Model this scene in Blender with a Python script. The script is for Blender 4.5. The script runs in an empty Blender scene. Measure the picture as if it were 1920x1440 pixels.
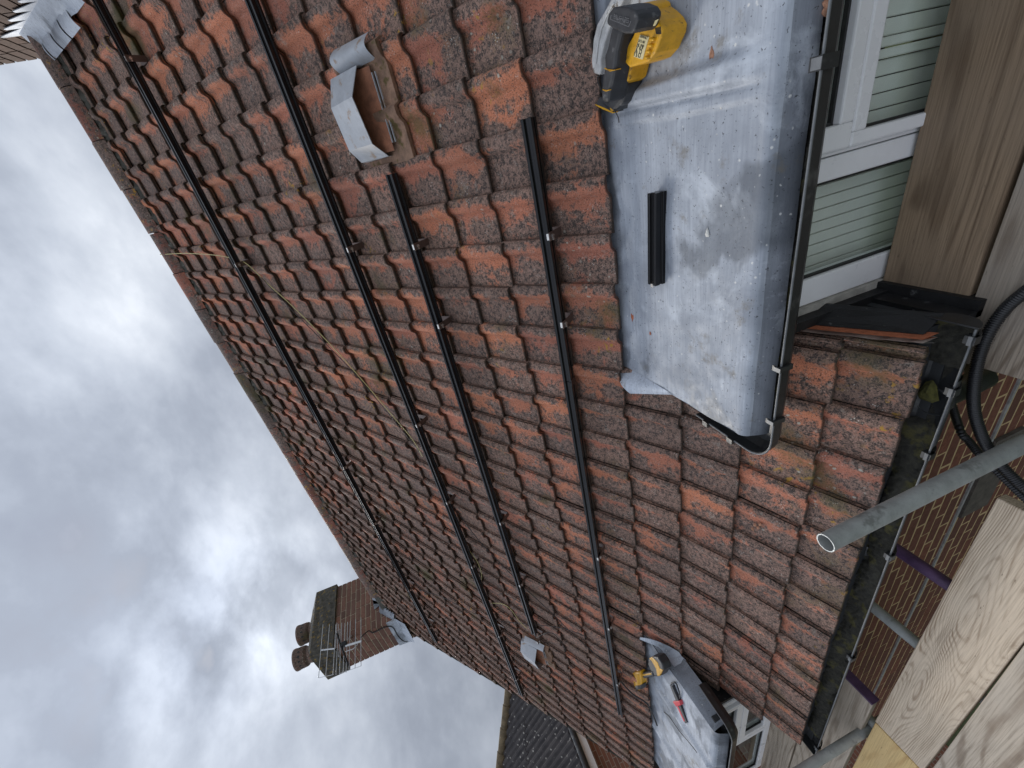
import bpy, bmesh, math, random
import numpy as np
from mathutils import Vector, Matrix
random.seed(7); rng = np.random.default_rng(7)
R_ = math.radians
scn = bpy.context.scene
col = scn.collection

# ------------------------------------------------------------------ camera (the phone is held on its side: the picture is rolled)
CAMR = np.array([[0.85133328, 0.41264681, -0.32375779],
                 [-0.20085547, -0.31363943, -0.92804467],
                 [-0.48449807, 0.85510383, -0.18415749]])
CAMC = np.array([-0.26351688, -1.44339673, 0.8178821])
FPX = 769.79
cam = bpy.data.cameras.new('camera'); co = bpy.data.objects.new('camera', cam); col.objects.link(co)
cam.sensor_fit = 'HORIZONTAL'; cam.sensor_width = 36; cam.lens = FPX / 1920 * 36
cam.clip_start = 0.02; cam.clip_end = 2000
M = np.eye(4); M[:3, 0] = CAMR[1]; M[:3, 1] = CAMR[0]; M[:3, 2] = -CAMR[2]; M[:3, 3] = CAMC
co.matrix_world = Matrix(M.tolist())
scn.camera = co

# ------------------------------------------------------------------ sky, sun, exposure
SUN_EL, SUN_AZ = 29.0, 44.5          # azimuth measured from +Y towards -X
w = bpy.data.worlds.new('World'); scn.world = w; w.use_nodes = True
nt = w.node_tree; nt.nodes.clear()
def nd(nt, t, props=None, **inp):
    n = nt.nodes.new(t)
    for k, v in (props or {}).items(): setattr(n, k, v)
    for k, v in inp.items():
        s = n.inputs[int(k[1:])] if k[0] == 'i' and k[1:].isdigit() else n.inputs[k.replace('_', ' ')]
        if isinstance(v, bpy.types.NodeSocket): nt.links.new(v, s)
        else: s.default_value = v
    return n
def MA(nt, op, a, b=0.0, c=None, clamp=False):
    n = nd(nt, 'ShaderNodeMath', dict(operation=op, use_clamp=clamp), i0=a, i1=b)
    if c is not None:
        if isinstance(c, bpy.types.NodeSocket): nt.links.new(c, n.inputs[2])
        else: n.inputs[2].default_value = c
    return n.outputs[0]
def MIX(nt, f, a, b, bt='MIX'):
    n = nt.nodes.new('ShaderNodeMix'); n.data_type = 'RGBA'; n.blend_type = bt
    for i, v in ((0, f), (6, a), (7, b)):
        if isinstance(v, bpy.types.NodeSocket): nt.links.new(v, n.inputs[i])
        elif i == 0: n.inputs[0].default_value = v
        else: n.inputs[i].default_value = (*v, 1) if len(v) == 3 else v
    return n.outputs[2]
def RAMP(nt, f, stops, interp='LINEAR'):
    n = nt.nodes.new('ShaderNodeValToRGB'); r = n.color_ramp; r.interpolation = interp
    while len(r.elements) < len(stops): r.elements.new(0.5)
    for e, (p, c) in zip(r.elements, stops):
        e.position = p; e.color = (c, c, c, 1) if isinstance(c, (int, float)) else (*c, 1)
    nt.links.new(f, n.inputs[0]); return n.outputs[0]
def NOISE(nt, vec, scale, detail=4, rough=.55, dist=0.0):
    return nd(nt, 'ShaderNodeTexNoise', None, Vector=vec, Scale=scale, Detail=detail, Roughness=rough, Distortion=dist).outputs[0]
tc = nd(nt, 'ShaderNodeTexCoord')
sep = nd(nt, 'ShaderNodeSeparateXYZ', None, Vector=tc.outputs['Generated'])
cv = nd(nt, 'ShaderNodeMapping', None, Vector=tc.outputs['Generated'], Scale=(1, 1, 1.7), Location=(1.1, 5.3, 2.4)).outputs[0]
c1 = NOISE(nt, cv, 2.1, 6, .53, .12)
c2 = NOISE(nt, cv, 6.0, 6, .56, .12)
cl = MA(nt, 'ADD', MA(nt, 'MULTIPLY', c1, .74), MA(nt, 'MULTIPLY', c2, .26))
ccol = RAMP(nt, cl, [(.32, (.098, .110, .135)), (.43, (.136, .151, .180)), (.51, (.180, .197, .228)), (.60, (.235, .252, .282)), (.72, (.34, .356, .38))])
sky = nd(nt, 'ShaderNodeTexSky'); sky.sky_type = 'NISHITA'; sky.sun_disc = False
sky.sun_elevation = R_(SUN_EL); sky.sun_rotation = R_(-SUN_AZ)
bg1 = nd(nt, 'ShaderNodeBackground', None, Color=sky.outputs[0], Strength=.09)
zen = MA(nt, 'ADD', .74, MA(nt, 'MULTIPLY', MA(nt, 'MAXIMUM', sep.outputs[2], 0.), .85))      # an overcast sky is brighter overhead
sdv = (-math.sin(R_(SUN_AZ)) * math.cos(R_(SUN_EL)), math.cos(R_(SUN_AZ)) * math.cos(R_(SUN_EL)), math.sin(R_(SUN_EL)))
dt = nd(nt, 'ShaderNodeVectorMath', dict(operation='DOT_PRODUCT'), i0=tc.outputs['Generated'], i1=sdv).outputs['Value']
glow = MA(nt, 'MULTIPLY', MA(nt, 'POWER', MA(nt, 'MAXIMUM', dt, 0.), 70.), MA(nt, 'MULTIPLY', RAMP(nt, c2, [(.36, .1), (.60, 1.)]), .55))       # the sun behind thin cloud
bg2 = nd(nt, 'ShaderNodeBackground', None, Color=ccol, Strength=MA(nt, 'ADD', zen, glow))
cf = RAMP(nt, cl, [(.30, .94), (.38, 1.0)])
mx = nd(nt, 'ShaderNodeMixShader', None, i0=cf, i1=bg1.outputs[0], i2=bg2.outputs[0])
nt.links.new(mx.outputs[0], nd(nt, 'ShaderNodeOutputWorld').inputs[0])
sl = bpy.data.lights.new('sun', 'SUN'); sl.energy = 1.3; sl.angle = R_(24); sl.color = (1, .95, .88)
so = bpy.data.objects.new('sun', sl); col.objects.link(so)
sd = Vector((-math.sin(R_(SUN_AZ)) * math.cos(R_(SUN_EL)), math.cos(R_(SUN_AZ)) * math.cos(R_(SUN_EL)), math.sin(R_(SUN_EL))))
so.rotation_euler = sd.to_track_quat('Z', 'Y').to_euler(); so.location = (0, 0, 30)
vs = scn.view_settings; vs.view_transform = 'Standard'; vs.look = 'None'; vs.exposure = 1.52; vs.gamma = 1
scn.cycles.use_denoising = True

# ------------------------------------------------------------------ pixel -> place (a pixel is only a direction; the surface it lies on gives the distance)
PITCH = R_(40.4577); GA = 0.24776; TW = 0.2
SV = np.array([0, math.cos(PITCH), math.sin(PITCH)]); NV = np.array([0, -math.sin(PITCH), math.cos(PITCH)])
def ray(x, y): return CAMR.T @ np.array([720 - y, x - 960, FPX])
def Rz(x, y, z): d = ray(x, y); return CAMC + d * (z - CAMC[2]) / d[2]
def Ry(x, y, Y): d = ray(x, y); return CAMC + d * (Y - CAMC[1]) / d[1]
def Rx(x, y, X): d = ray(x, y); return CAMC + d * (X - CAMC[0]) / d[0]
def Rr(x, y, h=0.): d = ray(x, y); return CAMC + d * (h - CAMC @ NV) / (d @ NV)
def px(P):
    c = CAMR @ (np.asarray(P, float) - CAMC)
    return 960 + FPX * c[1] / c[2], 720 - FPX * c[0] / c[2], c[2]
def RP(X, v, h=0.): return np.array([X, 0, 0]) + SV * v + NV * h      # a point of the main slope

# ------------------------------------------------------------------ objects
WL = {}
def put(o, parent, wl):
    WL[o] = np.array(wl, float); col.objects.link(o)
    if parent is not None: o.parent = parent; o.location = WL[o] - WL[parent]
    else: o.location = wl
    return o
def thing(name, label, cat, loc, group=None):
    o = bpy.data.objects.new(name, None); o.empty_display_size = .05; put(o, None, loc)
    return tag(o, label, cat, group)
def tag(o, label=None, cat=None, group=None, kind=None):
    if label: o['label'] = label
    if cat: o['category'] = cat
    if group: o['group'] = group
    if kind: o['kind'] = kind
    return o
def group_part(name, parent, loc):
    o = bpy.data.objects.new(name, None); o.empty_display_size = .05
    return put(o, parent, loc)

class MB:
    def __init__(s): s.v = []; s.f = []; s.sm = []
    def add(s, vs, fs, smooth=False):
        b = len(s.v); s.v += [tuple(map(float, q)) for q in vs]
        for f in fs: s.f.append(tuple(i + b for i in f)); s.sm.append(smooth)
        return s
    def box(s, lo, hi):
        (a, b, c), (d, e, f) = lo, hi
        return s.add([(a, b, c), (d, b, c), (d, e, c), (a, e, c), (a, b, f), (d, b, f), (d, e, f), (a, e, f)],
                     [(0, 3, 2, 1), (4, 5, 6, 7), (0, 1, 5, 4), (1, 2, 6, 5), (2, 3, 7, 6), (3, 0, 4, 7)])
    def obox(s, o, ax, ay, az):           # oriented box from a corner and three edge vectors
        o, ax, ay, az = map(np.array, (o, ax, ay, az))
        P = [o, o + ax, o + ax + ay, o + ay]; P += [p + az for p in P]
        F = [(0, 3, 2, 1), (4, 5, 6, 7), (0, 1, 5, 4), (1, 2, 6, 5), (2, 3, 7, 6), (3, 0, 4, 7)]
        if np.dot(np.cross(ax, ay), az) < 0: F = [f[::-1] for f in F]
        return s.add(P, F)
    def prism(s, poly, e, smooth=False):   # planar outline (3-D points) extruded by e
        poly = [np.array(q, float) for q in poly]; e = np.array(e, float); n = len(poly)
        nn = sum(np.cross(poly[i] - poly[0], poly[(i + 1) % n] - poly[0]) for i in range(1, n - 1))
        if np.dot(nn, e) < 0: poly = poly[::-1]
        V = poly + [q + e for q in poly]
        return s.add(V, [tuple(range(n))[::-1], tuple(range(n, 2 * n))] + [(i, (i + 1) % n, n + (i + 1) % n, n + i) for i in range(n)], smooth)
    def tube(s, path, r, seg=8, cap=True, rf=None):
        P = [np.array(q, float) for q in path]; n = len(P)
        up = None; rings = []
        for i in range(n):
            t = P[min(i + 1, n - 1)] - P[max(i - 1, 0)]; t /= np.linalg.norm(t) + 1e-12
            if up is None:
                up = np.array([0, 0, 1.]) if abs(t[2]) < .9 else np.array([1., 0, 0])
            a = np.cross(t, up); a /= np.linalg.norm(a); b = np.cross(a, t); up = b
            rr = r if rf is None else rf(i)
            rings.append([P[i] + rr * (a * math.cos(q) + b * math.sin(q)) for q in np.linspace(0, 2 * math.pi, seg, endpoint=False)])
        V = [q for R in rings for q in R]
        F = [(i * seg + j, i * seg + (j + 1) % seg, (i + 1) * seg + (j + 1) % seg, (i + 1) * seg + j) for i in range(n - 1) for j in range(seg)]
        s.add(V, F, True)
        if cap: s.add(rings[0], [tuple(range(seg))]); s.add(rings[-1], [tuple(range(seg))[::-1]])
        return s
    def grid(s, fn, nu, nv, smooth=True, flip=False):
        V = [fn(i / nu, j / nv) for i in range(nu + 1) for j in range(nv + 1)]
        F = [(i * (nv + 1) + j, (i + 1) * (nv + 1) + j, (i + 1) * (nv + 1) + j + 1, i * (nv + 1) + j + 1) for i in range(nu) for j in range(nv)]
        if flip: F = [f[::-1] for f in F]
        return s.add(V, F, smooth)
    def lathe(s, c, prof, seg=16, smooth=True):
        c = np.array(c, float)
        V = [c + (r * math.cos(a), r * math.sin(a), z) for r, z in prof for a in np.linspace(0, 2 * math.pi, seg, endpoint=False)]
        F = [(i * seg + j, i * seg + (j + 1) % seg, (i + 1) * seg + (j + 1) % seg, (i + 1) * seg + j) for i in range(len(prof) - 1) for j in range(seg)]
        return s.add(V, F, smooth)
    def build(s, name, mat, parent=None, origin=None, bevel=0, seg=2, uv=None):
        v = np.array(s.v); o = np.array(origin if origin is not None else (v.min(0) + v.max(0)) / 2 * [1, 1, 0] + [0, 0, v[:, 2].min()])
        me = bpy.data.meshes.new(name); me.from_pydata((v - o).tolist(), [], s.f); me.materials.append(mat)
        me.polygons.foreach_set('use_smooth', s.sm); me.update()
        ob = bpy.data.objects.new(name, me); put(ob, parent, o)
        if bevel:
            b = ob.modifiers.new('bevel', 'BEVEL'); b.width = bevel; b.segments = seg; b.limit_method = 'ANGLE'; b.angle_limit = R_(40)
        return ob

# ------------------------------------------------------------------ materials
def mat(name):
    m = bpy.data.materials.new(name); m.use_nodes = True; nt = m.node_tree
    return m, nt, nt.nodes['Principled BSDF']
def setp(nt, b, **kw):
    for k, v in kw.items():
        s = b.inputs[k.replace('_', ' ')]
        if isinstance(v, bpy.types.NodeSocket): nt.links.new(v, s)
        else: s.default_value = (*v, 1) if isinstance(v, tuple) and len(v) == 3 else v
def BUMP(nt, b, h, strength=.5, dist=.004):
    n = nd(nt, 'ShaderNodeBump', None, Height=h, Strength=strength, Distance=dist)
    nt.links.new(n.outputs[0], b.inputs['Normal'])
def POS(nt): return nd(nt, 'ShaderNodeNewGeometry').outputs['Position']
def scaled(nt, vec, sc, loc=(0, 0, 0)):
    return nd(nt, 'ShaderNodeMapping', None, Vector=vec, Scale=sc, Location=loc).outputs[0]

def clay(name, orange, red, mid, dark, weather=.5, shape=True, lich=.5, ylich=.0):
    m, nt, b = mat(name)
    oi = nd(nt, 'ShaderNodeObjectInfo').outputs['Color']
    at = nd(nt, 'ShaderNodeAttribute', dict(attribute_name='trand', attribute_type='GEOMETRY')).outputs['Color']
    rv = nd(nt, 'ShaderNodeVectorMath', dict(operation='ADD'), i0=oi, i1=at).outputs[0]
    rs = nd(nt, 'ShaderNodeSeparateXYZ', None, Vector=rv)
    p = POS(nt)
    off = nd(nt, 'ShaderNodeVectorMath', dict(operation='MULTIPLY_ADD'), i0=rv, i1=(37., 23., 51.), i2=p).outputs[0]
    n1 = NOISE(nt, off, 9, 5, .6, .4); n2 = NOISE(nt, off, 55, 5, .7); n3 = NOISE(nt, p, 190, 3, .75)
    nb = NOISE(nt, p, 1.1, 3, .5)
    k = MA(nt, 'ADD', MA(nt, 'MULTIPLY', MA(nt, 'SUBTRACT', n1, .5), 1.7), MA(nt, 'MULTIPLY', MA(nt, 'SUBTRACT', n2, .5), 1.15))
    k = MA(nt, 'ADD', k, MA(nt, 'MULTIPLY', MA(nt, 'SUBTRACT', rs.outputs[0], .5), .42))
    k = MA(nt, 'ADD', k, MA(nt, 'MULTIPLY', MA(nt, 'SUBTRACT', nb, .5), .7))
    if shape:                                           # weathering sits on the flat pan and the exposed crest, the side of the roll is more orange
        uv = nd(nt, 'ShaderNodeSeparateXYZ', None, Vector=nd(nt, 'ShaderNodeUVMap').outputs[0])
        um = RAMP(nt, uv.outputs[0], [(.0, .30), (.40, .42), (.60, .72), (.76, .78), (.86, .45), (1, .25)])
        vm = RAMP(nt, uv.outputs[1], [(.0, .5), (.06, .42), (.35, .5), (1, .62)])
        k = MA(nt, 'ADD', k, MA(nt, 'ADD', MA(nt, 'SUBTRACT', um, .5), MA(nt, 'SUBTRACT', vm, .5)))
    k = MA(nt, 'ADD', k, weather)
    om = RAMP(nt, k, [(.38, 0.), (.60, 1.)])
    mm = RAMP(nt, MA(nt, 'ADD', n2, MA(nt, 'MULTIPLY', MA(nt, 'SUBTRACT', n3, .5), .6)), [(.40, 0.), (.58, 1.)])
    base = MIX(nt, mm, dark, mid)
    oc = MIX(nt, rs.outputs[1], red, orange)
    oc = MIX(nt, RAMP(nt, n3, [(.30, .55), (.52, 0.)]), oc, tuple(c * .35 for c in mid))
    c = MIX(nt, om, base, oc)
    c = MIX(nt, RAMP(nt, n3, [(.36, .85), (.44, 0.)]), c, (.020, .016, .014))
    vo = nd(nt, 'ShaderNodeTexVoronoi', dict(feature='F1'), Vector=p, Scale=115.)
    lm = MA(nt, 'MULTIPLY', RAMP(nt, vo.outputs[0], [(.16, 1.), (.30, 0.)]), RAMP(nt, NOISE(nt, off, 17, 3, .6), [(.62 - .1 * lich, 0.), (.74 - .1 * lich, 1.)]))
    c = MIX(nt, RAMP(nt, NOISE(nt, off, 165, 2, .7), [(.60, 0.), (.66, .55)]), c, tuple(min(1, x * 1.9) for x in mid))
    c = MIX(nt, lm, c, (.62, .59, .53))
    c = MIX(nt, RAMP(nt, MA(nt, 'ADD', NOISE(nt, off, 24, 4, .65), MA(nt, 'MULTIPLY', MA(nt, 'SUBTRACT', n3, .5), .35)), [(.60, 0.), (.70, .55)]), c, (.34, .30, .255))
    vo2 = nd(nt, 'ShaderNodeTexVoronoi', dict(feature='F1'), Vector=p, Scale=26.)
    lm2 = MA(nt, 'MULTIPLY', RAMP(nt, MA(nt, 'ADD', vo2.outputs[0], MA(nt, 'MULTIPLY', MA(nt, 'SUBTRACT', n2, .5), .5)), [(.10, 1.), (.17, 0.)]), RAMP(nt, NOISE(nt, p, 3.1, 2), [(.56, 0.), (.63, 1.)]))
    c = MIX(nt, lm2, c, (.46, .43, .36))
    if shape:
        c = MIX(nt, RAMP(nt, uv.outputs[1], [(.012, .82), (.026, 0.)]), c, (.030, .024, .018))        # algae plus the shade at the nose, both painted into the drip edge
    if ylich:
        lm3 = MA(nt, 'MULTIPLY', RAMP(nt, NOISE(nt, p, 30, 4, .6), [(.60, 0.), (.66, 1.)]), RAMP(nt, NOISE(nt, p, 2.3, 2), [(.60 - .14 * ylich, 0.), (.68 - .14 * ylich, 1.)]))
        c = MIX(nt, lm3, c, (.46, .26, .05))
    gm = RAMP(nt, MA(nt, 'ADD', NOISE(nt, p, 2.6, 2), MA(nt, 'MULTIPLY', n2, .35)), [(.78, 0.), (.9, .7)])
    c = MIX(nt, gm, c, (.09, .085, .028))
    c = MIX(nt, 1., c, RAMP(nt, rs.outputs[2], [(0., (.84, .85, .86)), (.5, (1., 1., 1.)), (1., (1.14, 1.11, 1.08))]), 'MULTIPLY')
    setp(nt, b, Base_Color=c, Roughness=RAMP(nt, n1, [(.3, .62), (.7, .9)]), Specular_IOR_Level=.35)
    BUMP(nt, b, MA(nt, 'ADD', MA(nt, 'MULTIPLY', n2, .7), MA(nt, 'MULTIPLY', n3, .8)), .75, .005)
    return m
M_TILE = clay('weathered_clay_tile', (.60, .225, .120), (.46, .172, .114), (.315, .198, .152), (.070, .055, .048), weather=.36, ylich=.12)
M_RIDGE = clay('ridge_clay', (.38, .14, .095), (.29, .11, .08), (.25, .17, .14), (.085, .07, .062), weather=.36, shape=False, ylich=.9)
M_POT = clay('pot_clay', (.34, .15, .11), (.28, .125, .10), (.24, .16, .13), (.09, .07, .06), weather=.45, shape=False, lich=0)

def simple(name, c, rough=.6, var=.25, scale=12., metal=0., bump=.2, spec=.5, spots=None, coat=0.):
    m, nt, b = mat(name); p = POS(nt)
    n = NOISE(nt, p, scale, 6, .65); f = NOISE(nt, p, scale * 9, 3, .6)
    cc = MIX(nt, RAMP(nt, n, [(.3, 0.), (.7, 1.)]), tuple(x * (1 - var) for x in c), tuple(min(1, x * (1 + var)) for x in c))
    cc = MIX(nt, RAMP(nt, f, [(.3, .35 * min(1, var * 2)), (.5, 0.)]), cc, tuple(x * .4 for x in c))
    if spots:
        sc, sm, k0 = spots
        cc = MIX(nt, RAMP(nt, NOISE(nt, p, sm, 4, .6), [(k0, 0.), (k0 + .08, .9)]), cc, sc)
    setp(nt, b, Base_Color=cc, Roughness=RAMP(nt, n, [(.3, max(.03, rough - .12)), (.7, min(1, rough + .1))]), Metallic=metal, Specular_IOR_Level=spec, Coat_Weight=coat)
    if bump: BUMP(nt, b, MA(nt, 'ADD', n, f), bump, .003)
    return m
M_MORT = simple('dark_mortar', (.085, .082, .070), .95, .55, 25, bump=.9, spots=((.30, .28, .24), 60, .62))
M_DECK = simple('roof_underlay', (.03, .026, .024), .95)
M_BLACKP = simple('black_plastic', (.022, .023, .024), .42, .3, 20, bump=.1, spots=((.10, .10, .095), 7, .58))
M_RIM = simple('grey_worn_plastic', (.13, .135, .14), .4, .25, 20, bump=.05)
M_DIRT = simple('gutter_silt', (.034, .032, .024), .95, .7, 45, bump=1., spots=((.085, .076, .024), 14, .54))
M_UPVC = simple('white_upvc', (.84, .845, .85), .32, .04, 5, bump=.02)
M_GALV = simple('galvanised_tube', (.36, .375, .365), .6, .22, 18, metal=.15, bump=.15, spots=((.20, .205, .195), 14, .58))
M_GALVIN = simple('tube_cut_edge', (.40, .42, .42), .4, .15, 20, metal=.4)
M_PURP = simple('purple_paint_tube', (.095, .050, .115), .5, .35, 20, bump=.15)
M_RAIL = simple('black_anodised_rail', (.009, .009, .010), .22, .15, 8, metal=.35, bump=.02)
M_HOOK = simple('brown_steel_hook', (.115, .078, .066), .38, .2, 30, metal=.35, bump=.05)
M_BOLT = simple('bright_steel', (.72, .70, .66), .3, .1, 30, metal=.9, bump=.0)
M_ALU = simple('aerial_aluminium', (.62, .63, .64), .35, .12, 30, metal=.6, bump=0)
M_HOSE = simple('black_conduit', (.016, .016, .018), .38, .2, 20, bump=.05)
M_YEL = simple('yellow_tool_plastic', (.62, .32, .012), .42, .2, 35, bump=.12, spots=((.20, .11, .02), 60, .60))
M_RUB = simple('black_tool_rubber', (.030, .031, .034), .55, .3, 40, bump=.15, spots=((.11, .11, .11), 40, .62))
M_GUARD = simple('cast_grey_guard', (.50, .50, .49), .45, .2, 30, metal=.2, bump=.1, spots=((.16, .13, .10), 26, .60))
M_LABEL = simple('paper_label', (.66, .57, .32), .6, .12, 60, bump=.0)
M_INK = simple('black_ink', (.02, .02, .02), .6, .1)
M_GREYINK = simple('moulded_lettering', (.12, .12, .125), .5, .1)
M_RED = simple('red_plastic', (.60, .035, .05), .4, .1)
M_WIREY = simple('pale_yellow_cable', (.52, .46, .20), .5, .15)
M_WIREK = simple('black_cable', (.02, .02, .02), .45, .1)
M_SHUT = simple('pale_green_shutter', (.78, .785, .735), .6, .06, 6, bump=.03)
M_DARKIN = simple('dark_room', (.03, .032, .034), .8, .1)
M_CHIP = simple('terracotta_chip', (.42, .13, .06), .9, .3, 60, bump=.5)
M_WHITE = simple('white_splash', (.62, .61, .57), .9, .2, 80, bump=.3)
M_LEAF = simple('dead_leaf', (.40, .20, .12), .7, .4, 40, bump=.3)
M_MOSS = simple('moss', (.085, .080, .018), 1., .5, 60, bump=1.)
M_GRND = simple('garden_ground', (.07, .09, .04), .95, .4, 1.5)
M_CONC = simple('grey_ledge', (.33, .33, .32), .85, .3, 25, bump=.4)
M_LINT = simple('dark_stone', (.11, .095, .08), .9, .4, 20, bump=.5)
M_BARK = simple('mastic', (.42, .40, .36), .8, .3, 25, bump=.4)

def lead_mat(name, shade=1., streak=(.6, 22., 22.)):
    m, nt, b = mat(name); p = POS(nt)
    st = NOISE(nt, scaled(nt, p, streak), 6, 4, .6)
    n1 = NOISE(nt, p, 3.2, 6, .6, .6); n2 = NOISE(nt, p, 22, 5, .65); n3 = NOISE(nt, p, 130, 3, .6)
    c = MIX(nt, RAMP(nt, st, [(.25, 0.), (.75, 1.)]), tuple(x * shade for x in (.30, .325, .37)), tuple(x * shade for x in (.45, .485, .535)))
    c = MIX(nt, RAMP(nt, n1, [(.40, .0), (.62, .75)]), c, tuple(x * shade for x in (.22, .24, .275)))
    c = MIX(nt, RAMP(nt, NOISE(nt, p, 5.5, 6, .65, .5), [(.54, 0.), (.68, .6)]), c, (.58, .62, .67))
    wet = MA(nt, 'MULTIPLY', RAMP(nt, NOISE(nt, scaled(nt, p, (1, 2.2, 1)), 2.1, 4, .55, .3), [(.56, 0.), (.61, 1.)]), .62)
    c = MIX(nt, wet, c, (.085, .095, .11))
    c = MIX(nt, RAMP(nt, NOISE(nt, p, 7.5, 5, .7), [(.60, 0.), (.70, .6)]), c, (.17, .145, .105))
    c = MIX(nt, RAMP(nt, n3, [(.30, .8), (.37, 0.)]), c, (.03, .03, .03))
    vo = nd(nt, 'ShaderNodeTexVoronoi', dict(feature='F1'), Vector=p, Scale=38.)
    c = MIX(nt, MA(nt, 'MULTIPLY', RAMP(nt, vo.outputs[0], [(.09, .9), (.16, 0.)]), RAMP(nt, n2, [(.52, 0.), (.58, 1.)])), c, (.62, .62, .60))
    rg = MA(nt, 'SUBTRACT', RAMP(nt, n2, [(.3, .50), (.7, .72)]), MA(nt, 'MULTIPLY', wet, .25))
    setp(nt, b, Base_Color=c, Roughness=rg, Metallic=.12, Specular_IOR_Level=.35)
    BUMP(nt, b, MA(nt, 'ADD', MA(nt, 'MULTIPLY', n1, 2.2), MA(nt, 'ADD', MA(nt, 'MULTIPLY', st, .2), MA(nt, 'MULTIPLY', n3, .25))), .35, .006)
    return m
M_LEAD = lead_mat('weathered_lead')
M_LEADD = lead_mat('shaded_burnished_lead', .64)  # drip faces: dark patina and the shade of the turned-down lead, both in the colour
M_LEADW = lead_mat('pale_lead_flashing', 1.35)
M_LEADK = simple('black_lead_cheek', (.009, .009, .010), .6, .45, 14, bump=.3, spots=((.11, .11, .11), 30, .64))

def wood(name, light, darkc, grey, swirl=55., knot=True, seed=0.):
    m, nt, b = mat(name)
    p = scaled(nt, nd(nt, 'ShaderNodeTexCoord').outputs['Object'], (1, 1, 1), (seed, seed * .7, seed * .3))
    nz = NOISE(nt, scaled(nt, p, (.8, 5., 5.)), 1., 2., .4, .0)
    yv = nd(nt, 'ShaderNodeSeparateXYZ', None, Vector=p).outputs[1]
    gs = MA(nt, 'ADD', .5, MA(nt, 'MULTIPLY', MA(nt, 'SINE', MA(nt, 'ADD', MA(nt, 'MULTIPLY', nz, swirl), MA(nt, 'MULTIPLY', yv, 150.))), .5))
    gl = RAMP(nt, NOISE(nt, scaled(nt, p, (.9, 38, 38)), 1., 3, .6), [(.36, 0.), (.62, 1.)])
    g = MA(nt, 'ADD', MA(nt, 'MULTIPLY', gs, .66), MA(nt, 'MULTIPLY', gl, .34))
    f = NOISE(nt, scaled(nt, p, (3, 130, 130)), 1.6, 4, .6); f2 = NOISE(nt, scaled(nt, p, (9, 45, 45)), 3, 4, .65)
    big = NOISE(nt, p, 3.2, 5, .6)
    c = MIX(nt, RAMP(nt, g, [(.10, 0.), (.34, .8), (.9, 1.)]), darkc, light)
    c = MIX(nt, MA(nt, 'MULTIPLY', RAMP(nt, f, [(.35, 1.), (.55, 0.)]), .55), c, tuple(x * .62 for x in darkc))
    c = MIX(nt, RAMP(nt, big, [(.38, .0), (.68, .65)]), c, grey)
    c = MIX(nt, MA(nt, 'MULTIPLY', RAMP(nt, f2, [(.27, .8), (.34, 0.)]), 1.), c, tuple(x * .5 for x in darkc))
    if knot:
        vo = nd(nt, 'ShaderNodeTexVoronoi', dict(feature='F1'), Vector=scaled(nt, p, (1., 1.8, 0)), Scale=2.3)
        kk = MA(nt, 'ADD', vo.outputs[0], MA(nt, 'MULTIPLY', MA(nt, 'SUBTRACT', f2, .5), .05))
        c = MIX(nt, RAMP(nt, kk, [(.035, .9), (.075, 0.)]), c, tuple(x * .35 for x in darkc))
        rings = MA(nt, 'MULTIPLY', RAMP(nt, MA(nt, 'SINE', MA(nt, 'MULTIPLY', kk, 190.)), [(.5, 0.), (1, .6)]), RAMP(nt, kk, [(.05, .9), (.22, 0.)]))
        c = MIX(nt, rings, c, darkc)
    setp(nt, b, Base_Color=c, Roughness=.82, Specular_IOR_Level=.25)
    BUMP(nt, b, MA(nt, 'ADD', MA(nt, 'MULTIPLY', g, .6), MA(nt, 'ADD', f, f2)), .5, .002)
    return m
M_WOODB = wood('brown_scaffold_timber', (.30, .215, .14), (.155, .105, .066), (.235, .18, .13), seed=1.3)
M_WOODG = wood('grey_scaffold_timber', (.36, .30, .235), (.20, .155, .115), (.30, .27, .235), seed=2.1)
M_WOODP = wood('pale_scaffold_timber', (.68, .555, .415), (.34, .245, .165), (.61, .505, .385), swirl=300., seed=4.6)
M_WOODP2 = wood('pale_grey_timber', (.56, .475, .375), (.29, .225, .165), (.50, .435, .355), seed=7.7)
M_WOODY = wood('fresh_yellow_timber', (.72, .52, .24), (.54, .34, .14), (.66, .48, .24), seed=9.2)

def brickm(name, a, bcol, var):
    m, nt, b = mat(name)
    oi = nd(nt, 'ShaderNodeSeparateXYZ', None, Vector=nd(nt, 'ShaderNodeObjectInfo').outputs['Color'])
    p = POS(nt); n = NOISE(nt, p, 40, 5, .65); f = NOISE(nt, p, 200, 3, .6)
    c = MIX(nt, oi.outputs[0], a, bcol)
    c = MIX(nt, MA(nt, 'MULTIPLY', oi.outputs[1], var), c, (.035, .03, .028))
    c = MIX(nt, RAMP(nt, n, [(.38, .65), (.6, 0.)]), c, tuple(x * .45 for x in a))
    setp(nt, b, Base_Color=c, Roughness=.9)
    BUMP(nt, b, MA(nt, 'ADD', n, f), .6, .004)
    return m
M_BRICK = brickm('dark_red_brick', (.25, .092, .055), (.165, .068, .045), .35)
M_BRICKC = brickm('chimney_brick', (.34, .165, .115), (.23, .125, .095), .55)
M_BRICKN = brickm('brown_brick', (.115, .065, .045), (.085, .048, .036), .45)
M_POINT = simple('sandy_mortar', (.56, .41, .22), .95, .12, 30, bump=.6)
M_POINTC = simple('chimney_mortar', (.62, .53, .40), .95, .2, 30, bump=.6)
M_POINTN = simple('brown_mortar', (.12, .09, .07), .95, .3, 30, bump=.6)
M_CAP = simple('lichen_covered_render', (.10, .092, .078), .97, .6, 22, bump=1., spots=((.33, .215, .055), 24, .57))
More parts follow.
